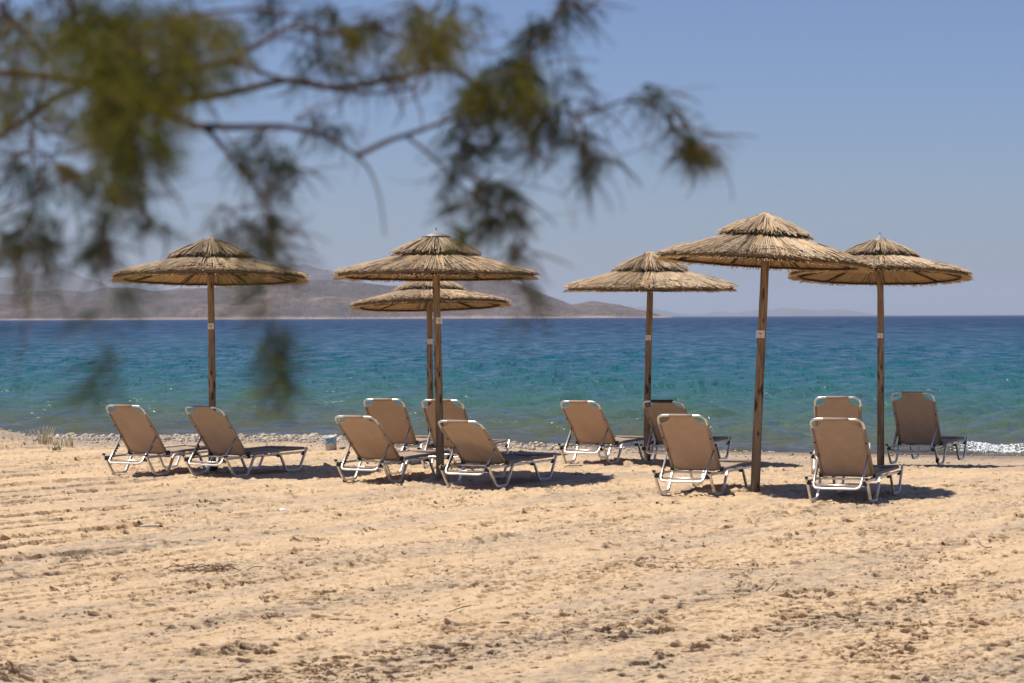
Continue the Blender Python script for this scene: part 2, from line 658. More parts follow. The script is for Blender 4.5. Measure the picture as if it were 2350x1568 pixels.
def ground_height(x, y):
    x = np.asarray(x, dtype=np.float64)
    y = np.asarray(y, dtype=np.float64)
    h = ground_base(x, y)
    s = shore_y(x) - y
    dry = smooth01((s - 2.0) / 3.0) * .85 + .15 * smooth01(s / .5)
    ca, sa = math.cos(RAKE), math.sin(RAKE)
    u, v = x * ca + y * sa, -x * sa + y * ca
    calm = smooth01((fbm(u * .25, v * .7, 2, 21) + .32) / .5)       # smooth patches between rough ones
    left = smooth01((-x - 1.0) / 5.0) * smooth01((y - 12) / 8)
    calm = calm * (1 - .5 * left) + .12
    # raked streaks
    d = .016 * fbm(u * .8, v * 5.0, 3, 31)
    # crumbs and pits
    b1 = fbm(u * 3.0, v * 6.5, 3, 41)
    d += (.25 + .75 * calm) * (.030 * np.abs(b1) - .012 + .020 * np.minimum(0, b1 + .18) * 2)
    b2 = fbm(x * 6.0 - y * 2.0, y * 10.0 + x * 1.0, 3, 51, .6)
    clus = .40 + .70 * smooth01((fbm(u * .9, v * 2.2, 3, 47) + .05) / .35)
    pit = np.clip(-(b2 + .16), 0, 1)
    d -= calm * clus * (.04 * pit + .024 * smooth01((-.17 - b2) / .06))
    b3 = fbm(x * 3.2 - y * 1.2, y * 6.5 + x * .6, 4, 57, .65)
    d -= clus * .026 * smooth01((-.22 - b3) / .05)
    b4 = fbm(x * 11 - y * 3, y * 19 + x * 2, 2, 58, .6)
    d -= (.5 + .5 * calm) * .014 * smooth01((-.20 - b4) / .07)
    lump = np.clip(b2 - .22, 0, 1)
    d += clus * .10 * lump
    h = h + d * dry
    g1 = fbm(u * .30, v * 4.2, 2, 131)
    h = h - dry * (.15 + .85 * left) * .055 * smooth01((-.12 - g1) / .05) * (.6 + .6 * smooth01(fbm(x * 4, y * 4, 2, 133) + .5))
    for ax, ay, bx, by, hh, ww in _rid:
        L2 = (bx - ax) ** 2 + (by - ay) ** 2
        tt = ((x - ax) * (bx - ax) + (y - ay) * (by - ay)) / L2
        dx, dy = x - ax - tt * (bx - ax), y - ay - tt * (by - ay)
        dist = np.sqrt(dx * dx + dy * dy) + .03 * perlin(x * 3, y * 3, 71)
        env = smooth01(tt * 6) * smooth01((1 - tt) * 6)
        crumb = np.clip(.45 + 2.0 * fbm(x * 14, y * 14, 3, 61, .7), 0, 1.6)
        h = h + env * hh * .62 * np.exp(-(dist / (ww * .5)) ** 2) * crumb - env * hh * .45 * np.exp(-((dist - ww) / (ww * .5)) ** 2)
    for tx, ty, tr in TRAMPLE:
        g = np.exp(-(((x - tx) ** 2 + (y - ty) ** 2) / tr ** 2) ** 1.5)
        h = h + g * (.09 * fbm(x * 3.2, y * 3.2, 3, 81) + .022)
    return h


def gz(x, y):
    return float(ground_base(np.array([x]), np.array([y]))[0])


def build_ground():
    # the far part of the view is as fine as the near one because rows follow the picture's own foreshortening
    vis = F * EYE / np.linspace(F * EYE / 11.0, F * EYE / 42.0, 700)
    rows = np.concatenate([[-300, -120, -50, -20, -8, 0, 4, 7, 9, 10, 10.5], vis, [43, 45, 50, 60, 80, 120]])
    tc = np.linspace(-1, 1, 720)
    t = np.concatenate([[-30, -12, -6, -3.5, -2.2, -1.6, -1.25, -1.1], tc, [1.1, 1.25, 1.6, 2.2, 3.5, 6, 12, 30]])
    hw = np.where(rows > 9, .262 * rows + .25, 2.6)
    hw = np.maximum(hw, 2.6)
    X = t[None, :] * hw[:, None]
    Y = np.repeat(rows[:, None], len(t), 1)
    Z = ground_height(X.ravel(), Y.ravel())
    n, m = len(rows), len(t)
    V = np.stack([X.ravel(), Y.ravel(), Z], 1)
    # the crumbs are sheared towards the camera, shaped so their steep fronts show dark
    det = Z - ground_base(V[:, 0], V[:, 1])
    V[:, 0] -= .35 * det
    V[:, 1] -= 1.5 * det
    idx = np.arange(n * m).reshape(n, m)
    Fc = np.stack([idx[:-1, :-1].ravel(), idx[:-1, 1:].ravel(), idx[1:, 1:].ravel(), idx[1:, :-1].ravel()], 1)
    s = shore_y(V[:, 0]) - V[:, 1]
    wet = 1 - smooth01((s + .1 * perlin(V[:, 0] * 2, V[:, 1] * 2, 9) - .25) / 1.1)
    grey = smooth01(1 - np.abs(s - 2.6) / 3.4 + .4 * fbm(V[:, 0] * .8, V[:, 1] * .8, 3, 14)) * .72
    grey = np.maximum(grey, np.where(V[:, 0] < -6.5, smooth01((5.3 - s) / 1.0), 0) * .8)
    o = link("beach_sand", np_mesh("beach_sand", V, Fc, True, {'wet': wet, 'grey': grey}), M_SAND)
    tag(o, "raked pale sand beach with crumbly ridges running down to the water", kind='structure')


build_ground()


# ------------------------------------------------------------------ the sea
def swell(x, y):
    """low swell crests rolling onto the beach, x along the shore"""
    s = y - shore_y(x)
    h = 0
    for s0, a, w, x0, x1, seed in ((2.9, .055, .50, -14, -5.6, 1), (4.0, .050, .55, -6.5, -1.5, 2), (5.6, .060, .7, -13, -4, 9), (7.6, .07, .8, -5, 3.5, 3), (3.6, .045, .5, .8, 4.2, 4),
                                   (12.0, .07, 1.0, -9, 1, 5), (11.5, .075, 1.0, 3, 12, 6), (18, .07, 1.2, -6, 9, 7), (24, .07, 1.3, -16, 0, 8), (1.1, .028, .22, -4, 6, 10), (30, .07, 1.6, 0, 16, 11)):
        c = s0 + .5 * perlin(x * .16, x * 0 + seed * 7.7, seed)
        e = smooth01((x - x0) / 2.0) * smooth01((x1 - x) / 2.0)
        q = (s - c) / w
        h = h + e * a * np.exp(-np.where(q < 0, q * 1.7, q * .8) ** 2)
    # the one that is breaking at the right
    c = .95 + .10 * perlin(x * .8, x * 0 + .5, 33)
    e = smooth01((x - 5.7) / 1.3)
    q = (s - c) / .30
    h = h + e * .125 * np.exp(-np.where(q < 0, q * 1.6, q * .8) ** 2) * (.9 + .3 * perlin(x * 1.9, x * 0, 34))
    return h


def build_sea():
    HS = EYE - SEA
    rows = F * HS / np.concatenate([np.linspace(F * HS / 29.5, 3.0, 640), np.array([2.4, 1.9, 1.4, 1.0, .8, .6])])
    rows[-1] = 19000
    t = np.concatenate([[-14, -5, -2.6, -1.6, -1.2], np.linspace(-1, 1, 500), [1.2, 1.6, 2.6, 5, 14]])
    X = t[None, :] * (.262 * rows + .6)[:, None]
    Y = np.repeat(rows[:, None], len(t), 1)
    x, y = X.ravel(), Y.ravel()
    s = y - shore_y(x)
    spacing = np.repeat(np.gradient(rows)[:, None], len(t), 1).ravel()
    z = np.zeros_like(x)
    r = np.random.default_rng(12)
    depthf = smooth01(s / 6.0) * .8 + .2
    # gusts make rougher and smoother bands
    gust = .85 + .35 * fbm(x * .08, y * .05, 3, 91)
    for i in range(64):
        lam = .30 * (14.0) ** (i / 63.0)
        th = r.normal(0, .7) - math.pi / 2 + .12
        k = 2 * math.pi / lam
        amp = .0130 * lam ** .62
        att = np.clip((lam / (spacing * 2.6)) - .6, 0, 1) * np.clip(1.6 - 0 * lam, 0, 1)
        wob = .6 * perlin(x / (lam * 4) + i * 3.1, y / (lam * 4), i)
        ph = k * (x * math.cos(th) + y * math.sin(th)) + r.uniform(0, 6.28) + wob * 3
        sn = np.sin(ph)
        z += amp * att * (sn + .35 * np.cos(2 * ph) * .5) * (.6 + .8 * np.abs(perlin(x / (lam * 3), y / (lam * 2), i + 50)))
    z *= depthf * gust
    z += swell(x, y)
    water = np.log(np.maximum(s, .3) / .3) / math.log(1100 / .3)
    # ramp position from distance offshore: matches how the sea floor falls away
    brk = np.interp(np.maximum(s, 0), [0, 1.2, 3.5, 8, 16, 30, 65, 150, 420, 1500, 6000],
                    [0, .05, .10, .17, .27, .37, .48, .60, .76, .9, 1.0])
    V = np.stack([x, y, z + SEA], 1)
    V[:, 2] -= np.where(s < 0, .02 * np.minimum(-s, 1) * 4, 0)
    n, m = len(rows), len(t)
    idx = np.arange(n * m).reshape(n, m)
    Fc = np.stack([idx[:-1, :-1].ravel(), idx[:-1, 1:].ravel(), idx[1:, 1:].ravel(), idx[1:, :-1].ravel()], 1)
    o = link("sea", np_mesh("sea", V, Fc, True, {'water': brk}), M_WATER)
    tag(o, "rippled sea running from sandy green shallows to deep blue at the horizon", kind='structure')


build_sea()


# ------------------------------------------------------------------ hills across the water
def hill_range(name, label, prof, D, depth, front_steep, seed, relief):
    xs = np.array([p[0] for p in prof], float)
    hs = []
    for px, py in prof:
        hs.append(max(0.0, at(px, py, D).z - SEA))
    wx = np.array([at(px, 728, D).x for px, _ in prof])
    n, m = 420, 46
    gx = np.linspace(wx[0], wx[-1], n)
    H = np.interp(gx, wx, hs)
    H = H * (1 + (.22 if D > 6000 else .05) * fbm(gx / (D * .018), gx * 0 + seed, 4, seed + 2, .6))
    k = np.ones(5) / 5
    H = np.convolve(np.pad(H, 2, mode='edge'), k, 'valid')
    tt = np.linspace(0, 1, m)
    X, T = np.meshgrid(gx, tt)
    Hm = np.repeat(H[None, :], m, 0)
    ridge_t = .58
    sh = np.where(T < ridge_t, np.sin(T / ridge_t * math.pi / 2) ** .8, np.cos((T - ridge_t) / (1 - ridge_t) * math.pi / 2))
    Yw = D + (T - ridge_t) * depth
    w = D / 4000.0
    gul = np.abs(fbm(X / (330 * w), Yw / (600 * w), 4, seed)) * relief
    off = np.sin(np.clip(T / ridge_t, 0, 1) * math.pi)      # no relief on the very ridge, so its line keeps
    Z = Hm * sh * (1 - .9 * gul * off) + Hm * .12 * fbm(X / (120 * w), Yw / (200 * w), 4, seed + 9) * off
    Z += Hm * .035 * fbm(X / (60 * w), Yw / (60 * w), 3, seed + 5)
    fold = 0.9 * relief * 40 * w * fbm(X / (500 * w), Yw * 0, 3, seed + 3)
    Yw = Yw + fold * sh * 4
    Z = Z * smooth01(T * 9 + .05) + SEA - .5
    shore = .8 * (1 - smooth01((Z - SEA - 1.1 * w - 3.2 * w * fbm(X / 160, Yw / 400, 3, seed + 1)) / (1.0 * w))) if D < 6000 else Z * 0
    V = np.stack([X.ravel(), Yw.ravel(), Z.ravel()], 1)
    idx = np.arange(n * m).reshape(m, n)
    Fc = np.stack([idx[:-1, :-1].ravel(), idx[:-1, 1:].ravel(), idx[1:, 1:].ravel(), idx[1:, :-1].ravel()], 1)
    o = link(name, np_mesh(name, V, Fc, True, {'shore': shore.ravel()}), M_HILL)
    tag(o, label, kind='structure')


near = [(-500, 690), (-200, 668), (-90, 676), (0, 673), (20, 677), (68, 681), (118, 671), (159, 664), (190, 671), (217, 681), (244, 669), (288, 659), (318, 662),
        (352, 669), (389, 671), (433, 664), (474, 661), (520, 660), (575, 654), (636, 652), (694, 644), (745, 641), (795, 648), (812, 648), (860, 652), (902, 657),
        (960, 655), (1020, 650), (1077, 641), (1105, 637), (1135, 637), (1164, 641), (1203, 657), (1261, 680), (1307, 700), (1333, 695), (1364, 690), (1399, 696),
        (1430, 699), (1451, 709), (1469, 721), (1480, 728)]
hill_range("hill", "dry brown scrubby hills across the bay ending in a low cape", near, 4000, 1500, 1, 5, .75)
far = [(-600, 650), (-200, 628), (-60, 645), (0, 637), (34, 632), (78, 622), (112, 627), (135, 623), (159, 635), (203, 639), (264, 657), (330, 690), (420, 700), (560, 690),
       (610, 660), (644, 637), (671, 618), (698, 612), (726, 613), (745, 622), (773, 625), (812, 642), (890, 657), (960, 690), (1050, 722)]
hill_range("mountain", "pale blue mountain ridge showing behind the near hills", far, 9000, 3500, 1, 15, .8)
dist = [(1380, 718), (1457, 706), (1473, 703), (1516, 713), (1558, 722), (1620, 722), (1654, 714), (1686, 721), (1734, 711), (1776, 711), (1797, 705), (1829, 711), (1856, 716),
        (1880, 714), (1906, 709), (1936, 719), (1990, 724), (2080, 727)]
hill_range("island", "faint distant island line on the right of the horizon", dist, 17500, 3500, 1, 25, .5)

# ------------------------------------------------------------------ umbrellas
def straws(n, r0, r1, zf, thick, rngl, tone_mu, tone_sd, below=False, ragged=.03, w=.0055, spread=.0, long_frac=1.0):
    """thin three-sided reeds lying down the slope of a cone; returns V, F, tone"""
    a = rngl.uniform(0, 2 * np.pi, n)
    t0 = rngl.beta(1.0, 1.1, n) * .72
    ra = r0 + (r1 - r0) * t0
    ln = rngl.uniform(.35, .75, n) * (r1 - r0) * long_frac
    rb = np.minimum(ra + ln, r1 + rngl.normal(0, ragged, n))
    edge = rngl.random(n) < .45
    wavy = ragged * 1.1 * (np.sin(a * 5 + rngl.uniform(0, 6)) + np.sin(a * 13 + rngl.uniform(0, 6)) + .8 * np.sin(a * 29 + rngl.uniform(0, 6))) / 1.6
    rb = np.where(edge, r1 + wavy + rngl.normal(0, ragged, n), rb)
    ra = np.minimum(ra, rb - .08)
    ra = np.maximum(ra, .01)
    da = rngl.normal(0, .035 + spread, n)
    lift = rngl.uniform(0, thick, n)
    V, Fc, T = [], [], []
    segs = 3
    P = []
    for k in range(segs):
        f = k / (segs - 1)
        r = ra + (rb - ra) * f
        ang = a + da * f * .7
        sag = np.where(edge & (k == segs - 1), np.abs(rngl.normal(0, .005, n)), 0)
        z = zf(r) + (-lift if below else lift) - sag + (rngl.normal(0, .004, n))
        P.append(np.stack([r * np.cos(ang), r * np.sin(ang), z], 1))
    ww = w * rngl.uniform(.6, 1.5, n)
    tone = np.clip(rngl.normal(tone_mu, tone_sd, n), 0, 1)
    base = 0
    tang = np.stack([-np.sin(a), np.cos(a), 0 * a], 1)
    up = np.array([0, 0, 1.0])
    rings = []
    for k in range(segs):
        sc = (ww * (1.0 if k < segs - 1 else .55))[:, None]
        rings.append([P[k] + tang * sc, P[k] - tang * sc, P[k] + up * sc * (1.2 if not below else -1.2)])
    A = np.stack([rings[k][j] for k in range(segs) for j in range(3)], 1)   # n x 9 x 3
    V = A.reshape(-1, 3)
    q = []
    for k in range(segs - 1):
        for j in range(3):
            l = (j + 1) % 3
            q.append((k * 3 + j, k * 3 + l, (k + 1) * 3 + l, (k + 1) * 3 + j))
    q = np.array(q)
    Fc = (np.arange(n)[:, None, None] * 9 + q[None]).reshape(-1, 4)
    return V, Fc, np.repeat(tone, 9)


def join(parts):
    V = np.concatenate([p[0] for p in parts])
    off, Fs = 0, []
    for p in parts:
        Fs.append(p[1] + off)
        off += len(p[0])
    return V, np.concatenate(Fs), np.concatenate([p[2] for p in parts])


def cone_shell(prof, n=56, thick=.03, rngl=None, tone=.2):
    """closed shell following prof (r,z) on top, offset down by thick"""
    V, Fs = [], []
    k = len(prof)
    pr = list(prof) + [(r, z - thick) for r, z in reversed(prof)]
    for r, z in pr:
        for i in range(n):
            a = 2 * math.pi * i / n
            j = 0 if rngl is None else rngl.normal(0, .004)
            V.append((r * math.cos(a), r * math.sin(a), z + j))
    m = len(pr)
    for i in range(m):
        i2 = (i + 1) % m
        for q in range(n):
            l = (q + 1) % n
            Fs.append((i * n + q, i * n + l, i2 * n + l, i2 * n + q))
    V = np.array(V)
    return V, np.array(Fs), np.full(len(V), tone)


def text_mesh(txt, size, depth=.0012):
    cu = bpy.data.curves.new("number", 'FONT')
    cu.body = txt
    cu.size = size
    cu.align_x = 'CENTER'
    cu.align_y = 'CENTER'
    cu.extrude = depth
    o = bpy.data.objects.new("tmp", cu)
    col.objects.link(o)
    dg = bpy.context.evaluated_depsgraph_get()
    me = bpy.data.meshes.new_from_object(o.evaluated_get(dg))
    bpy.data.objects.remove(o)
    bpy.data.curves.remove(cu)
    me.name = "number"
    return me


def umbrella(base, hub, Rr, tilt_x, tilt_y, number, sign_px, sign_w, sign_h, cap, seed, label, apex_drop, pole_r, sign_rot=0.0):
    """hub: point where the canopy's apex is; tilt in radians: +x raises the near side, +y lowers the right side"""
    rl = np.random.default_rng(seed)
    root = empty("beach_umbrella", base)
    tag(root, label, "umbrella", "thatched umbrellas standing on the beach")
    b = Vector(base)
    hubl = Vector(hub) - b
    # pole
    top = hubl + Vector((0, 0, -.10))
    pts, rs = [], []
    for i in range(15):
        f = i / 14
        p = Vector((0, 0, -.15)).lerp(top, f)
        p.x += .006 * math.sin(f * 5 + seed)
        pts.append(p)
        rs.append(pole_r * (1.06 - .16 * f) * (1 + .025 * math.sin(i * 2.3 + seed)))
    pole = MB().sweep(pts, rs, 16, side=(1, 0, 0)).build("pole", M_POLE, root)
    # canopy
    k = Rr / 1.25
    rt, zt = .53 * k, -.215 * k
    zr = apex_drop

    def ztop(r):
        r = np.abs(r)
        x = np.clip(r / rt, 0, 1.3)
        return zt * (x ** 1.22) - .004

    def zlow(r):
        x = np.clip((r - .42 * k) / (Rr - .42 * k), -.6, 1.15)
        return -.262 * k + (zr + .262 * k) * (.95 * x + .05 * x * np.abs(x))

    rot = Matrix.Rotation(tilt_x, 4, 'X') @ Matrix.Rotation(tilt_y, 4, 'Y')

    def place(o):
        o.location = hubl
        o.rotation_euler = rot.to_euler()
    Rn = Rr - .02
    pr = [(r, float(zlow(r)) - .012) for r in np.linspace(.22 * k, Rn - .02, 9)]
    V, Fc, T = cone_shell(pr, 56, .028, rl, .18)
    low = link("lower_canopy", np_mesh("lower_canopy", V, Fc, True, {'tone': T}), M_THATCH, root)
    place(low)
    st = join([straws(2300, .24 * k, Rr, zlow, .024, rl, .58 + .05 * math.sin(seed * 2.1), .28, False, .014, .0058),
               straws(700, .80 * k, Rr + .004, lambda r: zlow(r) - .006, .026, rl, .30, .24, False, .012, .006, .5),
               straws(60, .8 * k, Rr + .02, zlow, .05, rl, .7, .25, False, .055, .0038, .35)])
    t1 = link("lower_thatch", np_mesh("lower_thatch", *st[:2], False, {'tone': st[2]}), M_THATCH, low)
    t1['kind'] = 'stuff'
    stu = straws(1500, .2 * k, Rr - .005, lambda r: zlow(r) - .042, .016, rl, .62, .22, True, .018, .006)
    t2 = link("under_thatch", np_mesh("under_thatch", *stu[:2], False, {'tone': stu[2]}), M_UNDER_GLOW, low)
    t2['kind'] = 'stuff'
    # hanging scraps under the rim
    pr2 = [(r, float(ztop(r)) - .02) for r in np.linspace(.03, rt - .06, 6)]
    V, Fc, T = cone_shell(pr2, 40, .035, rl, .18)
    upc = link("upper_canopy", np_mesh("upper_canopy", V, Fc, True, {'tone': T}), M_THATCH, root)
    place(upc)
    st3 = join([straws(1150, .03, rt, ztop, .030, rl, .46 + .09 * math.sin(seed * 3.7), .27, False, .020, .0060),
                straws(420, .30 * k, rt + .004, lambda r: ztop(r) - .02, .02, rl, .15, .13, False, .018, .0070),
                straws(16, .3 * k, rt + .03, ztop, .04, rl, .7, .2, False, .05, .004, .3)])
    t3 = link("upper_thatch", np_mesh("upper_thatch", *st3[:2], False, {'tone': st3[2]}), M_THATCH, upc)
    t3['kind'] = 'stuff'
    # pale binding under the upper tier
    bnd = []
    for i in range(60):
        a = 2 * math.pi * i / 60
        r = .425 * k + rl.normal(0, .006)
        bnd.append((r * math.cos(a), r * math.sin(a), float(zlow(r)) + .028 + rl.normal(0, .006)))
    bm = MB().sweep(bnd, .011, 6, closed=True).mesh("binding")
    at_ = bm.attributes.new('tone', 'FLOAT', 'POINT')
    at_.data.foreach_set('value', np.full(len(bm.vertices), .98, dtype=np.float32))
    bo = link("binding", bm, M_THATCH, low)
    # ribs and hoop
    a0 = rl.uniform(0, .6)
    for i in range(8):
        a = a0 + i * math.pi / 4
        pts = []
        for f in np.linspace(0, 1, 5):
            r = .05 + f * (Rr * .88 - .05)
            zz = (float(zlow(r)) - .075) if r > .3 else float(zlow(.3)) - .075 - (.3 - r) * .1
            pts.append((r * math.cos(a), r * math.sin(a), zz))
        rb = MB().sweep(pts, .016, 6).build("rib", M_RIB, root)
        place(rb)
    hoop = []
    for i in range(56):
        a = 2 * math.pi * i / 56
        r = Rr * .885
        hoop.append((r * math.cos(a), r * math.sin(a), float(zlow(r)) - .078 + rl.normal(0, .002)))
    hp = MB().sweep(hoop, .013, 6, closed=True).build("hoop", M_RIB, root)
    place(hp)
    if cap:
        cp = MB().lathe([(.175, -.052), (.172, -.040), (.10, -.012), (.03, .010), (.012, .028), (.0, .034)], 24, caps=False)
        cp.lathe([(.008, .02), (.008, .052), (.012, .056), (.0, .062)], 8, caps=False)
        c_ = cp.build("cap", M_CAP, root)
        place(c_)
        c_.location = hubl + Vector((0, 0, .035))
        if cap == 2:
            c_.scale = (.75, .75, 1.25)
    else:
        tf = straws(110, .0, .12, lambda r: -.14 * r / .12 * .4 + .018, .02, rl, .85, .15, False, .01, .006)
        t4 = link("crown_tuft", np_mesh("crown_tuft", *tf[:2], False, {'tone': tf[2]}), M_THATCH, upc)
        t4['kind'] = 'stuff'
    # number plate
    d = base[1]
    sp = at(sign_px[0], sign_px[1], d - pole_r - .006)
    f_ = max(0, min(1, (sp.z - b.z + .15) / (top.z + .15)))
    py_ = (Vector((0, 0, -.15)).lerp(top, f_)).y
    loc = Vector((sp.x - b.x, py_ - pole_r - .003, sp.z - b.z))
    ro = Matrix.Rotation(sign_rot, 4, 'Y').to_euler()
    pl = MB().box((0, 0, 0), (sign_w, .004, sign_h)).build("number_plate", M_PLATE, root)
    pl.location = loc
    pl.rotation_euler = ro
    nm = link("number", text_mesh(number, .031), M_INK, pl)
    nm.rotation_euler = (R(90), 0, 0)
    nm.location = (-.002, -.0035, .002)
    sc = MB().lathe([(.0045, -.002), (.0045, .0025), (.002, .004)], 10)
    so = sc.build("screw", M_INK, pl)
    so.rotation_euler = (R(90), 0, 0)
    so.location = (.003, -.003, -sign_h * .30)
    return root


def hub_point(px, py, d):
    p = at(px, py, d)
    return (p.x, p.y, p.z)


UMB = [
    # base px, apex px, R, tilt_x, tilt_y, number, sign px, sign size, cap
    ((487, 1084), (484, 551), 1.255, 2.7, .15, "20", (484, 749), (.078, .078), 0, "thatched umbrella with number plate 20, standing alone at far left", .475, .047, 0),
    ((1010, 1100), (1001, 541), 1.251, .9, .25, "19", (1008, 736), (.080, .080), 1, "thatched umbrella with plate 19 and flat grey cap, in front of a smaller one", .475, .049, 0),
    ((989, 1036), (986, 632), 1.175, 3.2, -1.2, "1", (987, 784), (.076, .080), 0, "low thatched umbrella with plate 1, partly hidden behind umbrella 19", .42, .046, 0),
    ((1484, 1061), (1493, 583), 1.168, -1.6, .0, "2", (1488, 775), (.076, .074), 0, "small thatched umbrella with plate 2, its rim touching the bigger umbrella on its right", .45, .046, 0),
    ((1733, 1130), (1758, 496), 1.206, .9, 3.7, "18", (1745, 767), (.098, .086), 0, "tallest thatched umbrella, plate 18, leaning right on a tilted pole", .50, .051, 2),
    ((2023, 1058.7), (2019, 551), 1.237, 3.9, 1.4, "3", (2020.5, 770.5), (.080, .070), 2, "rightmost thatched umbrella with plate 3 and small pointed grey cap", .475, .048, 0),
]
UMB_POS = []
for i, (bp, ap, rr, tx, ty, num, sp, ss, cap, lab, drop, pr, srot) in enumerate(UMB):
    b = on_ground(*bp)
    b.z = 0
    h = at(ap[0], ap[1], b.y)
    umbrella((b.x, b.y, min(0, gz(b.x, b.y)) if num == "1" else 0.0), (h.x, h.y, h.z), rr, -R(tx) if False else R(-tx), R(ty), num, sp, ss[0], ss[1], cap, 100 + i, lab, -drop, pr, R(srot))

# ------------------------------------------------------------------ loungers
WB, WF, BL, UH, LH, HA = .572, .656, .826, .508, .257, .252
F1, F2, F3, F4, LL, HE = .195, .456, 1.305, 1.582, 1.763, .283
HB = WB / 2


def fabric_sheet(v0, v1, hw_fn, thick, sleeve, rows, extra_top=False, sag=0.0):
    """sheet in the local x (across) / y (along) plane with a rolled sleeve along both sides"""
    mb = MB()
    vs = np.linspace(v0, v1, rows)
    nx = 13
    V = []
    for s_ in (1, -1):
        for v in vs:
            hw = hw_fn(v)
            for i in range(nx):
                x = -hw + 2 * hw * i / (nx - 1)
                c = 1 - (x / HB) ** 2
                V.append((x, v, s_ * thick / 2 - sag * c))
    n = rows * nx
    Fs = []
    for i in range(rows - 1):
        for j in range(nx - 1):
            a = i * nx + j
            Fs.append((a, a + 1, a + nx + 1, a + nx))
            Fs.append((n + a, n + a + nx, n + a + nx + 1, n + a + 1))
    for i in range(rows - 1):
        a, b = i * nx, (i + 1) * nx
        Fs.append((a, b, n + b, n + a))
        a, b = a + nx - 1, b + nx - 1
        Fs.append((a, n + a, n + b, b))
    for j in range(nx - 1):
        Fs.append((j, n + j, n + j + 1, j + 1))
        a = (rows - 1) * nx + j
        Fs.append((a, a + 1, n + a + 1, n + a))
    mb.add(V, Fs, True)
    for sx in (-1, 1):
        y0, y1 = sleeve
        mb.sweep([(sx * HB, y0, 0), (sx * HB, (y0 + y1) / 2, 0), (sx * HB, y1, 0)], .0175, 8)
    return mb


def back_hw(v):
    if v > BL - .130:
        q = (BL - v) / .130
        return HB - .150 * math.sqrt(max(0, 1 - q * q))
    if v < .075:
        q = (.075 - v) / .105
        return HB - .11 * (1 - math.sqrt(max(0, 1 - q * q)))
    return HB


def lounger_meshes():
    G = {}
    mb = fabric_sheet(-.028, BL, back_hw, .003, (.05, BL - .132), 44, sag=.012)
    mb.sweep([(-HB + .146, BL, 0), (0, BL, 0), (HB - .146, BL, 0)], .0185, 8)
    G['back_fabric'] = mb.mesh("backrest")
    path = arc_path([(-HB, .0, 0), (-HB, BL, 0), (HB, BL, 0), (HB, 0, 0)], .092, 8)
    G['back_frame'] = MB().sweep(path, .0145, 10).mesh("backrest_frame")
    # seat, in the lounger's own frame
    sz = LH + .022
    slope = (HE + .004 - sz) / (LL - UH)
    mb = fabric_sheet(0, LL - UH - .01, lambda v: HB, .003, (.03, LL - UH - .03), 14, sag=.020)
    mb.sweep([(-HB, LL - UH, 0), (0, LL - UH, 0), (HB, LL - UH, 0)], .0175, 8)
    G['seat'] = (mb.mesh("seat"), sz, slope)
    path = arc_path([(-HB, 0, 0), (-HB, LL - UH, 0), (HB, LL - UH, 0), (HB, 0, 0)], .03, 3)
    G['seat_frame'] = MB().sweep(path, .0145, 8).mesh("seat_frame")
    for sx, nm in ((-1, 'l'), (1, 'r')):
        x = sx * WF / 2
        p1 = arc_path([(x, 0, HA + .012), (x, F1, .012), (x, F2, .012), (x, F2 + .155, LH - .01), (x, F2 + .34, LH - .003)], .055, 4)
        p2 = arc_path([(x, F3 - .34, LH), (x, F3 - .155, LH), (x, F3, .012), (x, F4, .012), (x, LL, HE + .012)], .055, 4)
        G['leg1' + nm] = MB().sweep(p1, .02, flat=(.026, .034), side=(1, 0, 0)).mesh("leg")
        G['leg2' + nm] = MB().sweep(p2, .02, flat=(.026, .034), side=(1, 0, 0)).mesh("leg")
        xi = sx * (WF / 2 - .026)
        G['rail' + nm] = MB().sweep([(xi, .015, HA - .012), (xi, UH, LH - .016), (xi, LL - .02, HE - .045)], .01, flat=(.022, .026), side=(1, 0, 0)).mesh("side_rail")
        G['clamp' + nm] = [MB().box((xi + sx * .004, y, z), (.04, .045, .05)).mesh("clamp") for y, z in ((.03, HA - .03), (F3 - .14, HE - .055), (LL - .05, HE - .06))]
        G['hinge' + nm] = MB().box((sx * (HB + .012), UH + .005, LH + .006), (.03, .062, .085)).box((sx * (HB - .0), UH - .035, LH - .012), (.045, .03, .03)).mesh("hinge")
        G['ecap' + nm] = MB().box((x, -.004, HA + .022), (.032, .030, .018)).mesh("end_cap")
    wi = WF / 2 - .036
    G['bar1'] = MB().sweep([(-wi, .055, HA - .058), (wi, .055, HA - .058)], .0125, 10).mesh("crossbar")
    G['bar2'] = MB().sweep([(-wi, UH - .055, LH - .020), (wi, UH - .055, LH - .020)], .01, flat=(.03, .022), side=(0, 1, 0)).mesh("crossbar")
    G['bar3'] = MB().sweep([(-wi, F3 - .15, LH - .03), (wi, F3 - .15, LH - .03)], .012, 8).mesh("crossbar")
    G['bolt'] = MB().lathe([(.011, -.003), (.011, .004), (.006, .007)], 10).mesh("bolt")
    return G


LG = lounger_meshes()


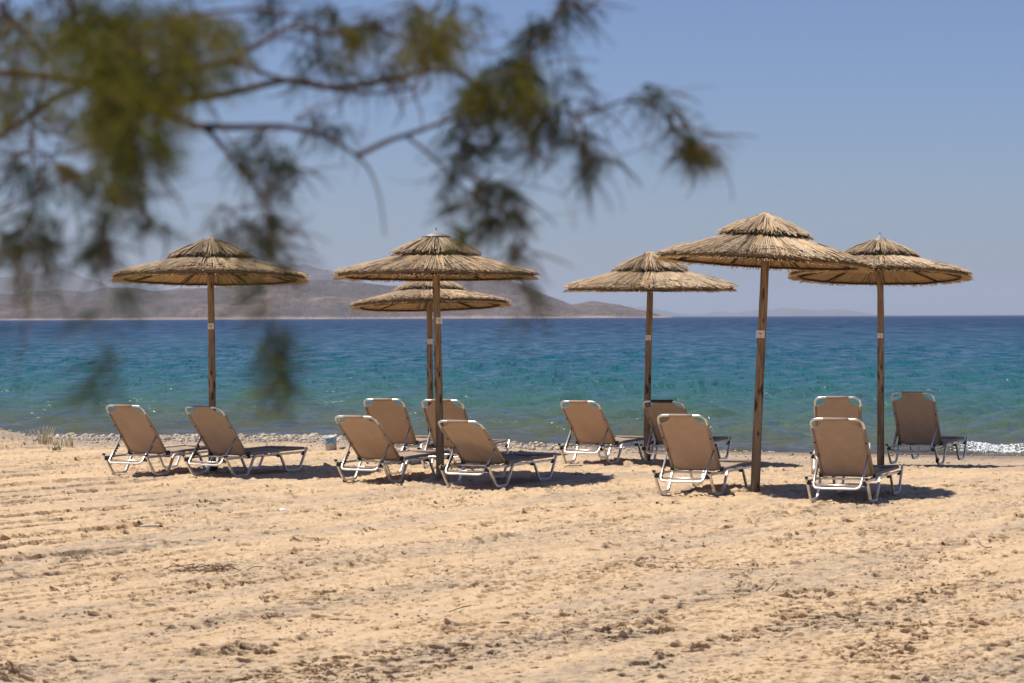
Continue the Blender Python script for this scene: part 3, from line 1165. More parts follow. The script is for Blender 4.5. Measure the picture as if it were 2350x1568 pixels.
def lounger(x, y, yaw, phi, label, z=0.0, rack_up=.0):
    root = empty("sun_lounger", (x, y, z), -yaw)
    tag(root, label, "sun lounger", "taupe sun loungers facing the sea")
    for nm in ('l', 'r'):
        link("leg", LG['leg1' + nm], M_ALU, root)
        link("leg", LG['leg2' + nm], M_ALU, root)
        link("side_rail", LG['rail' + nm], M_ALU, root)
        for c in LG['clamp' + nm]:
            link("clamp", c, M_BLACK, root)
        link("hinge", LG['hinge' + nm], M_BLACK, root)
        link("end_cap", LG['ecap' + nm], M_BLACK, root)
    for b in ('bar1', 'bar2', 'bar3'):
        link("crossbar", LG[b], M_ALU, root)
    me, sz, slope = LG['seat']
    se = link("seat", me, M_FABRIC, root)
    se.location = (0, UH, sz)
    se.rotation_euler = (math.atan(slope), 0, 0)
    sf = link("seat_frame", LG['seat_frame'], M_ALU, root)
    sf.location = (0, UH, sz)
    sf.rotation_euler = (math.atan(slope), 0, 0)
    # backrest: +y of its mesh runs up the back, away from the foot end
    br = Matrix.Translation((0, UH, LH + .012)) @ Matrix.Rotation(math.pi - phi, 4, 'X')
    bk = link("backrest", LG['back_fabric'], M_FABRIC, root)
    bk.matrix_local = br
    bf = link("backrest_frame", LG['back_frame'], M_ALU, root)
    bf.matrix_local = br
    for sx in (-1, 1):
        bo = link("bolt", LG['bolt'], M_BLACK, bf)
        bo.matrix_local = Matrix.Translation((sx * (HB - .004), BL * .60, .016))
        bo2 = link("bolt", LG['bolt'], M_BLACK, bf)
        bo2.matrix_local = Matrix.Translation((sx * (HB - .012), BL * .375, .010))
    # support stand
    a = br @ Vector((0, BL * .375, .0))
    bt = Vector((0, -.012, HA - .088))
    hw0, hw1 = HB - .012, .255
    pth = arc_path([(-hw0, a.y, a.z), (-hw1, bt.y, bt.z), (hw1, bt.y, bt.z), (hw0, a.y, a.z)], .065, 6)
    sd = MB().sweep(pth, .0125, 10).build("support_stand", M_ALU, root)
    dv = (bt - Vector((0, a.y, a.z)))
    Ln = dv.length
    dv.normalize()
    nrm = Vector((0, dv.z, -dv.y))
    if nrm.z > 0:
        nrm = -nrm
    for sx in (-1, 1):
        mb = MB()
        f0, f1 = .28, .86
        p0 = Vector((0, a.y, a.z)) + dv * Ln * f0 + nrm * .016
        p1 = Vector((0, a.y, a.z)) + dv * Ln * f1 + nrm * .016
        rx = Matrix.Rotation(math.atan2(dv.z, dv.y), 3, 'X')
        xs_ = sx * (hw0 + (hw1 - hw0) * .55 - .004)
        mid = (p0 + p1) / 2
        mb.box((xs_, mid.y, mid.z), (.012, (p1 - p0).length, .012), rx)
        for k in range(6):
            q = p0.lerp(p1, (k + .5) / 6) + nrm * .014
            mb.box((xs_, q.y, q.z), (.012, .017, .026), rx)
        mb.build("toothed_rack", M_BLACK, sd)
    return root


LOUNGERS = [
    (-4.947, 27.788, .463, .865, "leftmost sun lounger, left of the umbrella 20 pole, its seat half in sun"),
    (-3.886, 27.449, .524, .852, "sun lounger directly in front of the umbrella 20 pole with its seat in shade"),
    (-1.863, 26.424, .470, .718, "front sun lounger just left of the umbrella 19 pole, leaning far back"),
    (-.573, 25.632, .489, .682, "front sun lounger right of the umbrella 19 pole, seat fully in shade"),
    (-1.757, 29.752, .303, .853, "rear sun lounger left of the umbrella 1 pole, half hidden by the reclined one"),
    (-.934, 28.783, .337, .892, "rear sun lounger crossed by the umbrella 19 pole"),
    (.931, 29.556, .478, .797, "sun lounger left of the umbrella 2 pole, standing clear of the others"),
    (2.041, 29.35, .443, .811, "rear sun lounger right of the umbrella 2 pole, hidden by a nearer one"),
    (1.889, 24.343, .429, .875, "front sun lounger just left of the leaning umbrella 18 pole, seat in sun"),
    (3.461, 23.26, .389, .880, "nearest sun lounger, right of umbrella 18, with sun patches on its back"),
    (4.11, 27.562, .206, 1.022, "rear sun lounger left of the umbrella 3 pole, only its upper back showing"),
    (5.37, 29.371, .45, 1.027, "rightmost sun lounger beside the umbrella 3 pole with the most upright back"),
]
for i, (x, y, yaw, phi, lab) in enumerate(LOUNGERS):
    lounger(x, y, yaw, phi, lab, z=-.022 if i == 11 else -.008)

# dark plastic sleeve at the foot of pole 20
# worn dark sleeve on the head bar of one lounger, tape round a leg of another
_l8 = [o for o in col.objects if o.get('label', '').startswith('rear sun lounger right of the umbrella 2')][0]
_fr = [o for o in _l8.children if o.name.startswith('backrest_frame')][0]
MB().sweep([(-HB + .13, BL + .002, .0), (HB - .13, BL + .002, .0)], .0205, 8).build("worn_sleeve", M_BLACK, _fr)
_l12 = [o for o in col.objects if o.get('label', '').startswith('rightmost sun lounger')][0]
MB().box((WF / 2, .145, .072), (.034, .055, .055), Matrix.Rotation(R(-52), 3, 'X')).build("tape", M_BLACK, _l12)
b20 = on_ground(487, 1084)
MBs = MB().sweep([(0, 0, -.05), (0, 0, .09)], .068, 14, side=(1, 0, 0))
sl = MBs.build("pole_socket", M_BLACK)
sl.location = (b20.x, b20.y, 0)
tag(sl, "short black socket holding the umbrella 20 pole in the sand", "socket")


# ------------------------------------------------------------------ pebbles
def ico():
    import bmesh
    bm = bmesh.new()
    bmesh.ops.create_icosphere(bm, subdivisions=1, radius=1)
    V = np.array([v.co[:] for v in bm.verts])
    Fs = np.array([[v.index for v in f.verts] for f in bm.faces])
    bm.free()
    return V, Fs


ICO_V, ICO_F = ico()


def pebble_geo(n, xs, ys, sizes, rl, sink=.15):
    a = rl.uniform(0, 2 * np.pi, n)
    sc = np.stack([sizes * rl.uniform(.8, 1.4, n), sizes * rl.uniform(.6, 1.1, n), sizes * rl.uniform(.35, .75, n)], 1)
    V = ICO_V[None] * sc[:, None, :]
    V = V * (1 + rl.normal(0, .09, (n, len(ICO_V), 1)))
    ca, sa = np.cos(a)[:, None], np.sin(a)[:, None]
    X = V[..., 0] * ca - V[..., 1] * sa
    Y = V[..., 0] * sa + V[..., 1] * ca
    tilt = rl.normal(0, .3, (n, 1))
    Z = V[..., 2] + X * np.sin(tilt) * .5
    z0 = ground_height(xs, ys) + sc[:, 2] * (1 - sink * 2) * .6
    P = np.stack([X + xs[:, None], Y + ys[:, None], Z + z0[:, None]], -1).reshape(-1, 3)
    Fs = (ICO_F[None] + (np.arange(n) * len(ICO_V))[:, None, None]).reshape(-1, 3)
    return P, Fs


def build_pebbles():
    rl = np.random.default_rng(55)
    xs, ys, sz = [], [], []
    while len(xs) < 9000:
        x = rl.uniform(-11.5, 8.5)
        s = rl.gamma(1.5, 1.0) - .15
        dens = np.interp(x, [-11.5, -4, -1, .5, 2.5, 5, 8.5], [1, 1, .9, .5, .16, .05, .02])
        if rl.random() > dens or s > 5.2:
            continue
        xs.append(x)
        ys.append(float(shore_y(x)) - s)
        sz.append(float(np.clip(rl.lognormal(-3.85, .45), .010, .065)) * (1.0 if s < 2.2 else .62) * (1 if x < 1 else .75))
    xs, ys, sz = map(np.array, (xs, ys, sz))
    P, Fs = pebble_geo(len(xs), xs, ys, sz, rl)
    tone = np.repeat(np.clip(rl.normal(.55, .30, len(xs)), 0, 1), len(ICO_V))
    o = link("pebbles", np_mesh("pebbles", P, Fs, True, {'tone': tone}), M_PEBBLE)
    tag(o, "band of pale grey and cream pebbles along the waterline", kind='stuff')
    # the larger ones one by one
    big = [(-9.35, 37.3, .13), (-8.9, 38.3, .085), (-10.0, 36.2, .07), (-9.7, 35.2, .06), (-8.35, 37.5, .07), (-7.6, 38.4, .075), (-6.9, 38.5, .08),
           (-5.9, 38.4, .085), (-5.1, 38.3, .07), (-4.2, 38.4, .09), (-3.3, 38.2, .10), (-2.5, 37.9, .085), (-1.9, 37.6, .08), (-1.2, 37.0, .10),
           (-.8, 36.6, .08), (-8.7, 33.4, .045), (-6.4, 37.9, .06), (-3.0, 37.4, .07), (1.4, 35.3, .06), (2.1, 34.7, .05), (-9.9, 34.4, .05), (-2.1, 37.0, .065)]
    for x, y, s in big:
        V, Fq = pebble_geo(1, np.array([0.0]), np.array([0.0]), np.array([s * .62]), rl)
        V[:, 2] -= V[:, 2].mean()
        me = np_mesh("stone", V, Fq, True, {'tone': np.full(len(V), float(rl.uniform(.55, 1)))})
        st = link("stone", me, M_PEBBLE)
        st.location = (x, y, float(ground_height(np.array([x]), np.array([y]))[0]) + s * .15)
        lab = {(-9.35, 37.3): "largest pale stone, at the foot of the sand mound by the water", (-10.0, 36.2): "pale stone high on the sand mound at the left edge",
               (-9.7, 35.2): "stone half sunk in the front slope of the sand mound", (-9.9, 34.4): "lowest stone on the front slope of the sand mound",
               (-8.9, 38.3): "pale stone at the waterline just right of the sand mound", (-8.35, 37.5): "pale stone behind the tallest dry grass tuft",
               (-8.7, 33.4): "small stone lying on bare sand below the green weed", (-2.1, 37.0): "pale stone just right of the bucket in the pebble band",
               (-3.3, 38.2): "broad pale stone at the waterline left of the bucket", (1.4, 35.3): "pale stone on the thin pebble strip left of umbrella 2",
               (2.1, 34.7): "lone small stone by the water behind umbrella 2"}.get((x, y), "pale rounded stone, a bit bigger than its neighbours in the pebble band")
        tag(st, lab, "stone", "larger stones among the shore pebbles")


build_pebbles()


# ------------------------------------------------------------------ breaking wave foam
def build_foam():
    rl = np.random.default_rng(66)
    n = 20000
    xs = 6.6 + 4.2 * rl.random(n) ** .8
    s0 = .95 + .10 * perlin(xs * .8, xs * 0 + .5, 33)
    band = rl.beta(2.0, 1.5, n)                     # 0 at the foot of the face, 1 on the crest
    off = -.42 + .46 * band + rl.normal(0, .03, n)
    ys = shore_y(xs) + s0 + off
    cl = fbm(xs * 3.5, ys * 6, 3, 77)
    keep = (cl > -.12 - .35 * smooth01((xs - 7.1) / .8)) & ((rl.random(n) < smooth01((xs - 6.7) / .7) + .03))
    keep &= ~((band < .25 + .3 * fbm(xs * 2, xs * 0 + 4, 2, 5)) & (rl.random(n) < .85))
    xs, ys = xs[keep], ys[keep]
    n = len(xs)
    zs = swell(xs, ys) + SEA + .004
    sz = np.clip(rl.lognormal(-5.5, .55, n), .0025, .015)
    V = ICO_V[None] * (sz[:, None] * np.array([1.5, 1.1, .95])[None])[:, None, :]
    P = (V + np.stack([xs, ys, zs + np.abs(rl.normal(0, .010, n))], 1)[:, None, :]).reshape(-1, 3)
    Fs = (ICO_F[None] + (np.arange(n) * len(ICO_V))[:, None, None]).reshape(-1, 3)
    m = simple("foam_white", (.86, .87, .88), .7, 0, .3, .03)
    o = link("sea_foam", np_mesh("sea_foam", P, Fs, True), m)
    tag(o, "white foam of a small wave breaking at the right edge of the beach", kind='stuff')
    # thin broken lace of foam at the waterline
    n = 700
    xs = rl.uniform(-10, 6.2, n)
    c = perlin(xs * .9, xs * 0 + 2.2, 44)
    xs = xs[c > .18]
    ys = shore_y(xs) + rl.normal(.12, .05, len(xs))
    n = len(xs)
    sz = np.clip(rl.lognormal(-5.3, .4, n), .003, .010)
    V = ICO_V[None] * (sz[:, None] * np.array([2.2, 1.2, .6])[None])[:, None, :]
    P = (V + np.stack([xs, ys, swell(xs, ys) + SEA + .003], 1)[:, None, :]).reshape(-1, 3)
    Fs = (ICO_F[None] + (np.arange(n) * len(ICO_V))[:, None, None]).reshape(-1, 3)
    o = link("foam_line", np_mesh("foam_line", P, Fs, True), m)
    tag(o, "thin broken line of foam where the water meets the pebbles", kind='stuff')


build_foam()


# ------------------------------------------------------------------ bucket
def mat_bucket():
    m, _ = new_mat("bucket_plastic")
    t = NT(m)
    co = t.n('ShaderNodeTexCoord').outputs['Object']
    n1 = t.noise(co, 14, 5, .65)
    c = t.ramp(n1, [(.35, (.34, .30, .25)), (.65, (.48, .46, .42))])
    t.finish(t.bsdf(c, .5, None, 0, .4))
    return m


def mat_bucket_label():
    m, _ = new_mat("torn_blue_label")
    t = NT(m)
    co = t.n('ShaderNodeTexCoord').outputs['Object']
    n1 = t.noise(co, 16, 4, .6)
    c = t.ramp(n1, [(.47, (.05, .26, .52)), (.50, (.09, .34, .58)), (.60, (.60, .62, .62))], 'LINEAR')
    n2 = t.noise(co, 34, 2, .5)
    c = t.mix(t.ramp(n2, [(.66, (0, 0, 0)), (.70, (1, 1, 1))]), c, (.03, .03, .06))
    t.finish(t.bsdf(c, .5, None, 0, .4))
    return m


bk_p = on_ground(761, 1031, gz(-2.7, 33.2))
bucket = empty("bucket", (bk_p.x, bk_p.y, gz(bk_p.x, bk_p.y) - .03), R(20))
bucket.rotation_euler = (R(4), R(-9), R(20))
tag(bucket, "dirty grey plastic bucket with torn blue label, tilted in the sand by the pebbles", "bucket")
MB().lathe([(.078, 0), (.082, .02), (.098, .215), (.104, .218), (.104, .228), (.094, .228), (.078, .03), (.0, .025)], 28, caps=False).build("tub", mat_bucket(), bucket)
MB().lathe([(.0955, .130), (.1025, .212)], 28, caps=False).build("label", mat_bucket_label(), bucket)
V_, F_ = pebble_geo(1, np.array([0.0]), np.array([0.0]), np.array([.055]), np.random.default_rng(2))
ds = link("stone", np_mesh("stone", V_ - V_.mean(0), F_, True, {'tone': np.full(len(V_), .05)}), M_PEBBLE)
ds.location = (bk_p.x + .17, bk_p.y - .05, gz(bk_p.x, bk_p.y) + .02)
tag(ds, "dark grey stone touching the right side of the bucket", "stone")

# ------------------------------------------------------------------ plants on the bank
def tuft(name, px, py, n, h, mat, label, seed, spread=.12):
    rl = random.Random(seed)
    p = on_ground(px, py)
    root_z = gz(p.x, p.y)
    o = empty(name, (p.x, p.y, root_z - .01))
    tag(o, label, "plant", "sparse plants on the sandy bank at left")
    for i in range(n):
        a = rl.uniform(0, 6.28)
        r = rl.uniform(0, spread)
        hh = h * rl.uniform(.5, 1.1)
        ln = rl.uniform(.1, .5) * hh
        pts = [(r * math.cos(a), r * math.sin(a), 0), (r * math.cos(a) + ln * .3 * math.cos(a), (r + ln * .3) * math.sin(a), hh * .6),
               (r * math.cos(a) + ln * math.cos(a), (r + ln) * math.sin(a), hh)]
        bl = MB().sweep(pts, [.005, .004, .0012], 4).build("stem", mat, o)


tuft("dry_grass_tuft", 99, 1019, 26, .27, M_GRASS, "tallest yellow dry grass tuft on the bank beside the pebbles", 1, .16)
tuft("dry_grass_tuft", 151, 1022, 12, .20, M_GRASS, "thin dry grass stems right of the tall tuft", 2, .12)
tuft("dry_grass_tuft", 165, 1024, 8, .17, M_GRASS, "small dry grass stems nearest the leftmost lounger", 3, .08)
tuft("dry_grass_tuft", 128, 1020, 9, .12, M_GRASS, "short dry grass stubble between the two grass tufts", 4, .2)
tuft("green_weed", 125, 1031, 22, .08, M_GREEN, "small green weed low on the grey sand bank", 5, .12)
tuft("dry_grass_tuft", 43, 985, 14, .10, M_GRASS, "dry grass on top of the sand mound at left edge", 6, .25)


# ------------------------------------------------------------------ small things lying on the sand
def lying(name, px, py, pts, rad, mat, label, cat, rz=0.0, lift=.008):
    p = on_ground(px, py)
    z = float(ground_height(np.array([p.x]), np.array([p.y]))[0])
    o = MB().sweep(pts, rad, 6).build(name, mat)
    o.location = (p.x, p.y, z + lift)
    o.rotation_euler = (0, 0, rz)
    return tag(o, label, cat)


lying("twig", 2262, 1262, [(0, -.18, .03), (.01, -.05, .012), (.03, .10, .0), (.02, .22, .015)], .005, M_TWIG, "thin brown twig standing off the sand near the right edge", "twig", .1)
lying("twig", 1770, 1348, [(-.04, -.25, .0), (0, -.1, .02), (.03, .12, .03), (.05, .3, .01)], .004, M_TWIG, "thin bent twig on the sand below the umbrella 18 pole", "twig", -.1)
lying("twig", 2037, 1486, [(-.05, .13, .03), (0, 0, .01), (.04, -.13, .005)], .005, M_TWIG, "short dark twig low in the right foreground", "twig", .1)
lying("driftwood", 347, 1213, [(-.11, 0, .01), (-.03, .01, .018), (.06, -.01, .016), (.11, .01, .006)], [.010, .016, .015, .008], M_BLEACH, "bleached pale piece of driftwood on the raked sand at left", "driftwood", .1)
lying("driftwood", 1316, 1074, [(-.13, -.02, .01), (-.05, .0, .02), (.05, .02, .018), (.13, .0, .01)], [.008, .016, .014, .006], M_BLEACH, "flat bleached stick beyond the shadow of umbrella 19", "driftwood", .1)
lying("twig", 1060, 1398, [(-.12, -.1, .0), (0, 0, .012), (.1, .12, .006)], .004, M_TWIG, "short twig in the middle of the sand", "twig", .3)
for (px, py, lab, s) in ((650, 1172, "white shell on the sand below the two left loungers", .035), (16, 1187, "white shell on the sand at the left edge", .03),
                         (1178, 1225, "tiny white shell in the middle of the raked sand", .018), (2010, 1210, "tiny white shell on the sand below the nearest lounger", .018)):
    p = on_ground(px, py)
    sh = MB().lathe([(s, 0), (s * .9, s * .18), (s * .5, s * .34), (0.0, s * .38)], 12, caps=False).build("shell", M_SHELL)
    sh.location = (p.x, p.y, float(ground_height(np.array([p.x]), np.array([p.y]))[0]) + .004)
    sh.scale = (1.2, .8, 1)
    sh.rotation_euler = (R(25), R(8), .4)
    tag(sh, lab, "shell")


def leaf(px, py, mat, label, s, rz):
    p = on_ground(px, py)
    V, Fs = [], []
    for k, (y, w, z) in enumerate(((-1, .04, .0), (-.5, .32, .10), (0, .40, .16), (.5, .28, .13), (1, .03, .28))):
        V += [(-w * s, y * s, (z + .10 * (w > .1)) * s), (0, y * s, z * s), (w * s, y * s, (z + .10 * (w > .1)) * s)]
    for k in range(4):
        Fs += [(k * 3, k * 3 + 1, k * 3 + 4, k * 3 + 3), (k * 3 + 1, k * 3 + 2, k * 3 + 5, k * 3 + 4)]
    o = MB().add(V, Fs, True).build("leaf", mat)
    o.location = (p.x, p.y, float(ground_height(np.array([p.x]), np.array([p.y]))[0]) + .006)
    o.rotation_euler = (0, 0, rz)
    tag(o, label, "leaf")


leaf(1684, 1320, M_DRYLEAF, "curled dark brown dry leaf on the sand right of centre", .05, 1.3)
leaf(1855, 1379, M_YELLOWLEAF, "yellow dry leaf on the sand below the right loungers", .045, .9)
leaf(948, 1197, M_DRYLEAF, "brown dry leaf on the sand below umbrella 19", .04, 1.0)

# pile of dry weed
pw = on_ground(490, 1308)
pile = empty("dry_weed", (pw.x, pw.y, float(ground_height(np.array([pw.x]), np.array([pw.y]))[0])))
tag(pile, "tangle of reddish brown dry weed stems on the sand at left", "dry weed")
rw = random.Random(5)
for i in range(26):
    x0, y0 = rw.gauss(0, .14), rw.gauss(0, .10)
    a = rw.gauss(.1, .35)
    ln = rw.uniform(.08, .22)
    MB().sweep([(x0 - ln * math.cos(a) / 2, y0 - ln * math.sin(a) / 2, rw.uniform(.0, .01)), (x0, y0, rw.uniform(.012, .045)),
                (x0 + ln * math.cos(a) / 2, y0 + ln * math.sin(a) / 2, rw.uniform(0, .03))], .0035, 4).build("stem", M_TWIG, pile)


def build_litter():
    """countless scraps of dry weed lying over the sand"""
    rl = np.random.default_rng(88)
    n = 2600
    ys = F * EYE / rl.uniform(F * EYE / 33, F * EYE / 11.5, n)
    xs = rl.uniform(-1, 1, n) * (.25 * ys + .2)
    keep = fbm(xs * .5, ys * .35, 3, 99) > -.05
    xs, ys = xs[keep], ys[keep]
    n = len(xs)
    zs = ground_height(xs, ys)
    ln = np.clip(rl.lognormal(-3.5, .5, n), .008, .10)
    a = rl.normal(.5, .7, n)
    w = np.clip(rl.lognormal(-6.2, .35, n), .0012, .004)
    d = np.stack([np.cos(a), np.sin(a), rl.normal(0, .12, n)], 1) * ln[:, None] / 2
    s = np.stack([-np.sin(a), np.cos(a), 0 * a], 1) * w[:, None]
    u = np.array([0, 0, 1.0]) * w[:, None]
    c = np.stack([xs, ys, zs + .004], 1)
    P = np.stack([c - d + s, c - d - s, c - d + u, c + d + s * .5, c + d - s * .5, c + d + u], 1).reshape(-1, 3)
    q = np.array([(0, 3, 4, 1), (1, 4, 5, 2), (2, 5, 3, 0)])
    Fs = (np.arange(n)[:, None, None] * 6 + q[None]).reshape(-1, 4)
    o = link("beach_litter", np_mesh("beach_litter", P, Fs, False), M_TWIG)
    tag(o, "scraps of dry weed and straw scattered over the sand", kind='stuff')


build_litter()


def build_clods():
    """small crumbs of sand thrown up by the rake and by feet"""
    rl = np.random.default_rng(89)
    n = 15000
    ys = F * EYE / rl.uniform(F * EYE / 33, F * EYE / 11.5, n)
    xs = rl.uniform(-1, 1, n) * (.25 * ys + .2)
    keep = fbm(xs * 1.1, ys * .8, 4, 199) > .12
    xs, ys = xs[keep], ys[keep]
    sz = np.clip(rl.lognormal(-4.9, .45, len(xs)), .004, .020)
    P, Fs = pebble_geo(len(xs), xs, ys, sz, rl, .2)
    o = link("sand_crumbs", np_mesh("sand_crumbs", P, Fs, True, {'wet': np.zeros(len(P)), 'grey': np.repeat(rl.uniform(0, .25, len(xs)), len(ICO_V))}), M_SAND)  # crumbs vary from the sand colour to slightly greyer
    tag(o, "loose crumbs of greyish sand lying over the raked beach", kind='stuff')


build_clods()

# ------------------------------------------------------------------ tamarisk hanging in from the left
TREE = empty("tamarisk_tree", (-2.05, 3.2, 0))
tag(TREE, "blurred tamarisk tree with feathery green sprays hanging in from upper left", "tree")
tloc = Vector((-2.05, 3.2, 0))


def tbuild(mb, name, mat):
    o = mb.build(name, mat, TREE)
    o.location = -tloc
    return o


tr_pts = [(-2.05, 3.2, -.3), (-2.0, 3.2, .5), (-2.08, 3.2, 1.2), (-1.96, 3.18, 1.7), (-1.9, 3.15, 2.2), (-1.7, 3.1, 2.6)]
tbuild(MB().sweep(tr_pts, [.17, .14, .13, .12, .10, .07], 12, side=(1, 0, 0)), "trunk", M_BARK)

# boughs as they are seen: list of (px, py, distance), radius at start and end in metres
TD = .70            # the tree stands nearer than first laid out
BOUGHS = [
    ([(-1500, 330, 4.6), (-700, 190, 4.4), (-200, 150, 4.3), (0, 168, 4.2), (100, 176, 4.2), (195, 190, 4.2), (273, 215, 4.2), (371, 258, 4.2), (469, 297, 4.2), (508, 332, 4.2), (558, 398, 4.15), (597, 441, 4.1), (612, 500, 4.0), (628, 570, 3.9), (638, 640, 3.8)], .015, .0030),
    ([(440, 290, 4.2), (547, 293, 4.25), (644, 291, 4.3), (722, 306, 4.3), (770, 325, 4.3), (819, 359, 4.3), (850, 394, 4.3), (872, 455, 4.25), (884, 540, 4.2)], .010, .0016),
    ([(819, 359, 4.3), (894, 323, 4.3), (939, 309, 4.35), (1049, 270, 4.4), (1110, 258, 4.4), (1160, 262, 4.4), (1249, 250, 4.4), (1310, 262, 4.4), (1340, 300, 4.4), (1352, 370, 4.4)], .0075, .002),
    ([(1300, 262, 4.4), (1363, 257, 4.4), (1405, 240, 4.4), (1448, 232, 4.4), (1505, 248, 4.4), (1541, 283, 4.4), (1568, 325, 4.4)], .0042, .0024),
    ([(273, 215, 4.2), (350, 235, 4.2), (449, 228, 4.3), (546, 211, 4.4), (620, 192, 4.4), (683, 185, 4.4), (762, 201, 4.4), (860, 190, 4.5), (917, 180, 4.5), (983, 163, 4.5), (1049, 168, 4.5), (1100, 205, 4.5), (1135, 235, 4.5)], .012, .005),
    ([(380, 170, 4.0), (450, 160, 4.1), (500, 148, 4.1), (586, 109, 4.2), (644, 72, 4.2), (690, 64, 4.2), (760, 80, 4.2), (830, 60, 4.2), (900, 80, 4.3), (960, 100, 4.3)], .008, .004),
    ([(400, 55, 3.9), (430, 42, 3.9), (488, 29, 4.0), (550, 24, 4.0), (605, 23, 4.0), (680, 40, 4.0), (745, 80, 4.0)], .005, .003),
    ([(620, -60, 4.3), (622, 0, 4.3), (626, 45, 4.3), (632, 85, 4.3)], .005, .003),
    ([(470, 150, 4.1), (547, 146, 4.3), (609, 170, 4.4), (700, 195, 4.4), (790, 210, 4.4), (880, 215, 4.4), (960, 200, 4.4)], .007, .003),
    ([(1030, -40, 4.4), (1000, 20, 4.4), (985, 60, 4.4), (960, 110, 4.4), (990, 160, 4.4)], .004, .003),
    ([(1340, -60, 4.5), (1300, 0, 4.5), (1262, 60, 4.5), (1230, 110, 4.5), (1190, 160, 4.5), (1150, 215, 4.4), (1130, 262, 4.4)], .005, .004),
    ([(939, 318, 4.35), (975, 345, 4.3), (1010, 378, 4.3), (1049, 418, 4.3), (1085, 445, 4.3), (1130, 470, 4.3), (1170, 510, 4.3), (1188, 560, 4.3)], .0048, .0018),
    ([(1160, 262, 4.4), (1182, 295, 4.2), (1218, 345, 4.0), (1271, 398, 3.8), (1300, 450, 3.6), (1320, 530, 3.5)], .0022, .001),
    ([(1060, 272, 4.4), (1068, 320, 4.4), (1062, 370, 4.4), (1058, 420, 4.4), (1075, 480, 4.4), (1080, 520, 4.4)], .0036, .0016),
    ([(-200, 520, 4.4), (-60, 350, 4.3), (0, 312, 4.2), (51, 281, 4.2), (117, 232, 4.2), (195, 195, 4.2)], .011, .007),
    ([(0, 10, 4.0), (40, 60, 4.1), (90, 110, 4.1), (100, 176, 4.2), (82, 260, 4.2), (70, 330, 4.2), (100, 420, 4.1), (105, 480, 4.1)], .007, .0025),
    ([(-60, 520, 4.2), (0, 488, 4.2), (65, 455, 4.2), (137, 420, 4.2), (190, 400, 4.2), (235, 370, 4.2), (260, 320, 4.2)], .004, .003),
    ([(0, 352, 4.2), (98, 356, 4.2), (160, 350, 4.2), (203, 340, 4.2), (250, 330, 4.2)], .003, .003),
    ([(78, 285, 4.2), (129, 308, 4.2), (180, 320, 4.1), (225, 360, 4.0), (236, 430, 3.9), (238, 520, 3.8), (236, 590, 3.7)], .004, .0015),
    ([(273, 215, 4.2), (290, 260, 3.6), (305, 320, 3.3), (318, 380, 3.3), (326, 450, 3.6), (335, 520, 3.7)], .006, .0018),
    ([(0, 560, 4.2), (40, 545, 4.2), (80, 560, 4.1), (105, 590, 4.1), (112, 620, 4.0)], .003, .0014),
    ([(40, -60, 4.2), (10, 20, 4.2), (-40, 120, 4.2)], .006, .004),
    ([(160, -50, 4.0), (170, 40, 4.1), (200, 110, 4.2), (260, 190, 4.2)], .008, .006),
    ([(638, 640, 3.8), (632, 700, 3.5), (640, 780, 3.3), (660, 850, 3.2), (672, 905, 3.15)], .0022, .001),
    ([(236, 590, 3.7), (230, 680, 3.3), (236, 780, 3.1), (245, 900, 3.0)], .0012, .0007),
    ([(490, 250, 4.2), (530, 330, 4.1), (560, 360, 4.1), (620, 380, 4.1), (650, 420, 4.1)], .003, .0014),
    ([(280, 560, 3.8), (290, 640, 3.4), (292, 700, 3.2)], .0012, .0007),
    ([(700, 300, 4.3), (690, 340, 4.3), (672, 380, 4.2), (665, 420, 4.2)], .0025, .0012),
    ([(1230, 252, 4.4), (1262, 285, 4.4), (1275, 310, 4.4)], .003, .0015),
]
for pth, r0, r1 in BOUGHS:
    P = [at(p[0], p[1], p[2] * TD) for p in pth]
    # smooth
    Q = []
    for i in range(len(P) - 1):
        a, b, c, d = P[max(i - 1, 0)], P[i], P[i + 1], P[min(i + 2, len(P) - 1)]
        for k in range(4):
            t = k / 4
            Q.append(.5 * ((2 * b) + (c - a) * t + (2 * a - 5 * b + 4 * c - d) * t * t + (3 * b - a - 3 * c + d) * t ** 3))
    Q.append(P[-1])
    m = len(Q)
    if pth[0][0] <= -1500:
        Q[0] = Vector((-1.92, 3.16, 2.05))
    tbuild(MB().sweep(Q, [TD * .8 * (r0 + (r1 - r0) * (i / (m - 1)) ** .7) for i in range(m)], 8), "branch", M_BARK)
# a bough above the frame that carries the shoots coming in from the top
tbuild(MB().sweep([(-1.75, 3.12, 2.5), (-1.3, 3.1, 2.62), (-.85, 3.0, 2.58), (-.4, 3.0, 2.52), (-.1, 3.05, 2.49), (.12, 3.1, 2.48)], [.035, .024, .016, .011, .007, .004], 8), "branch", M_BARK)

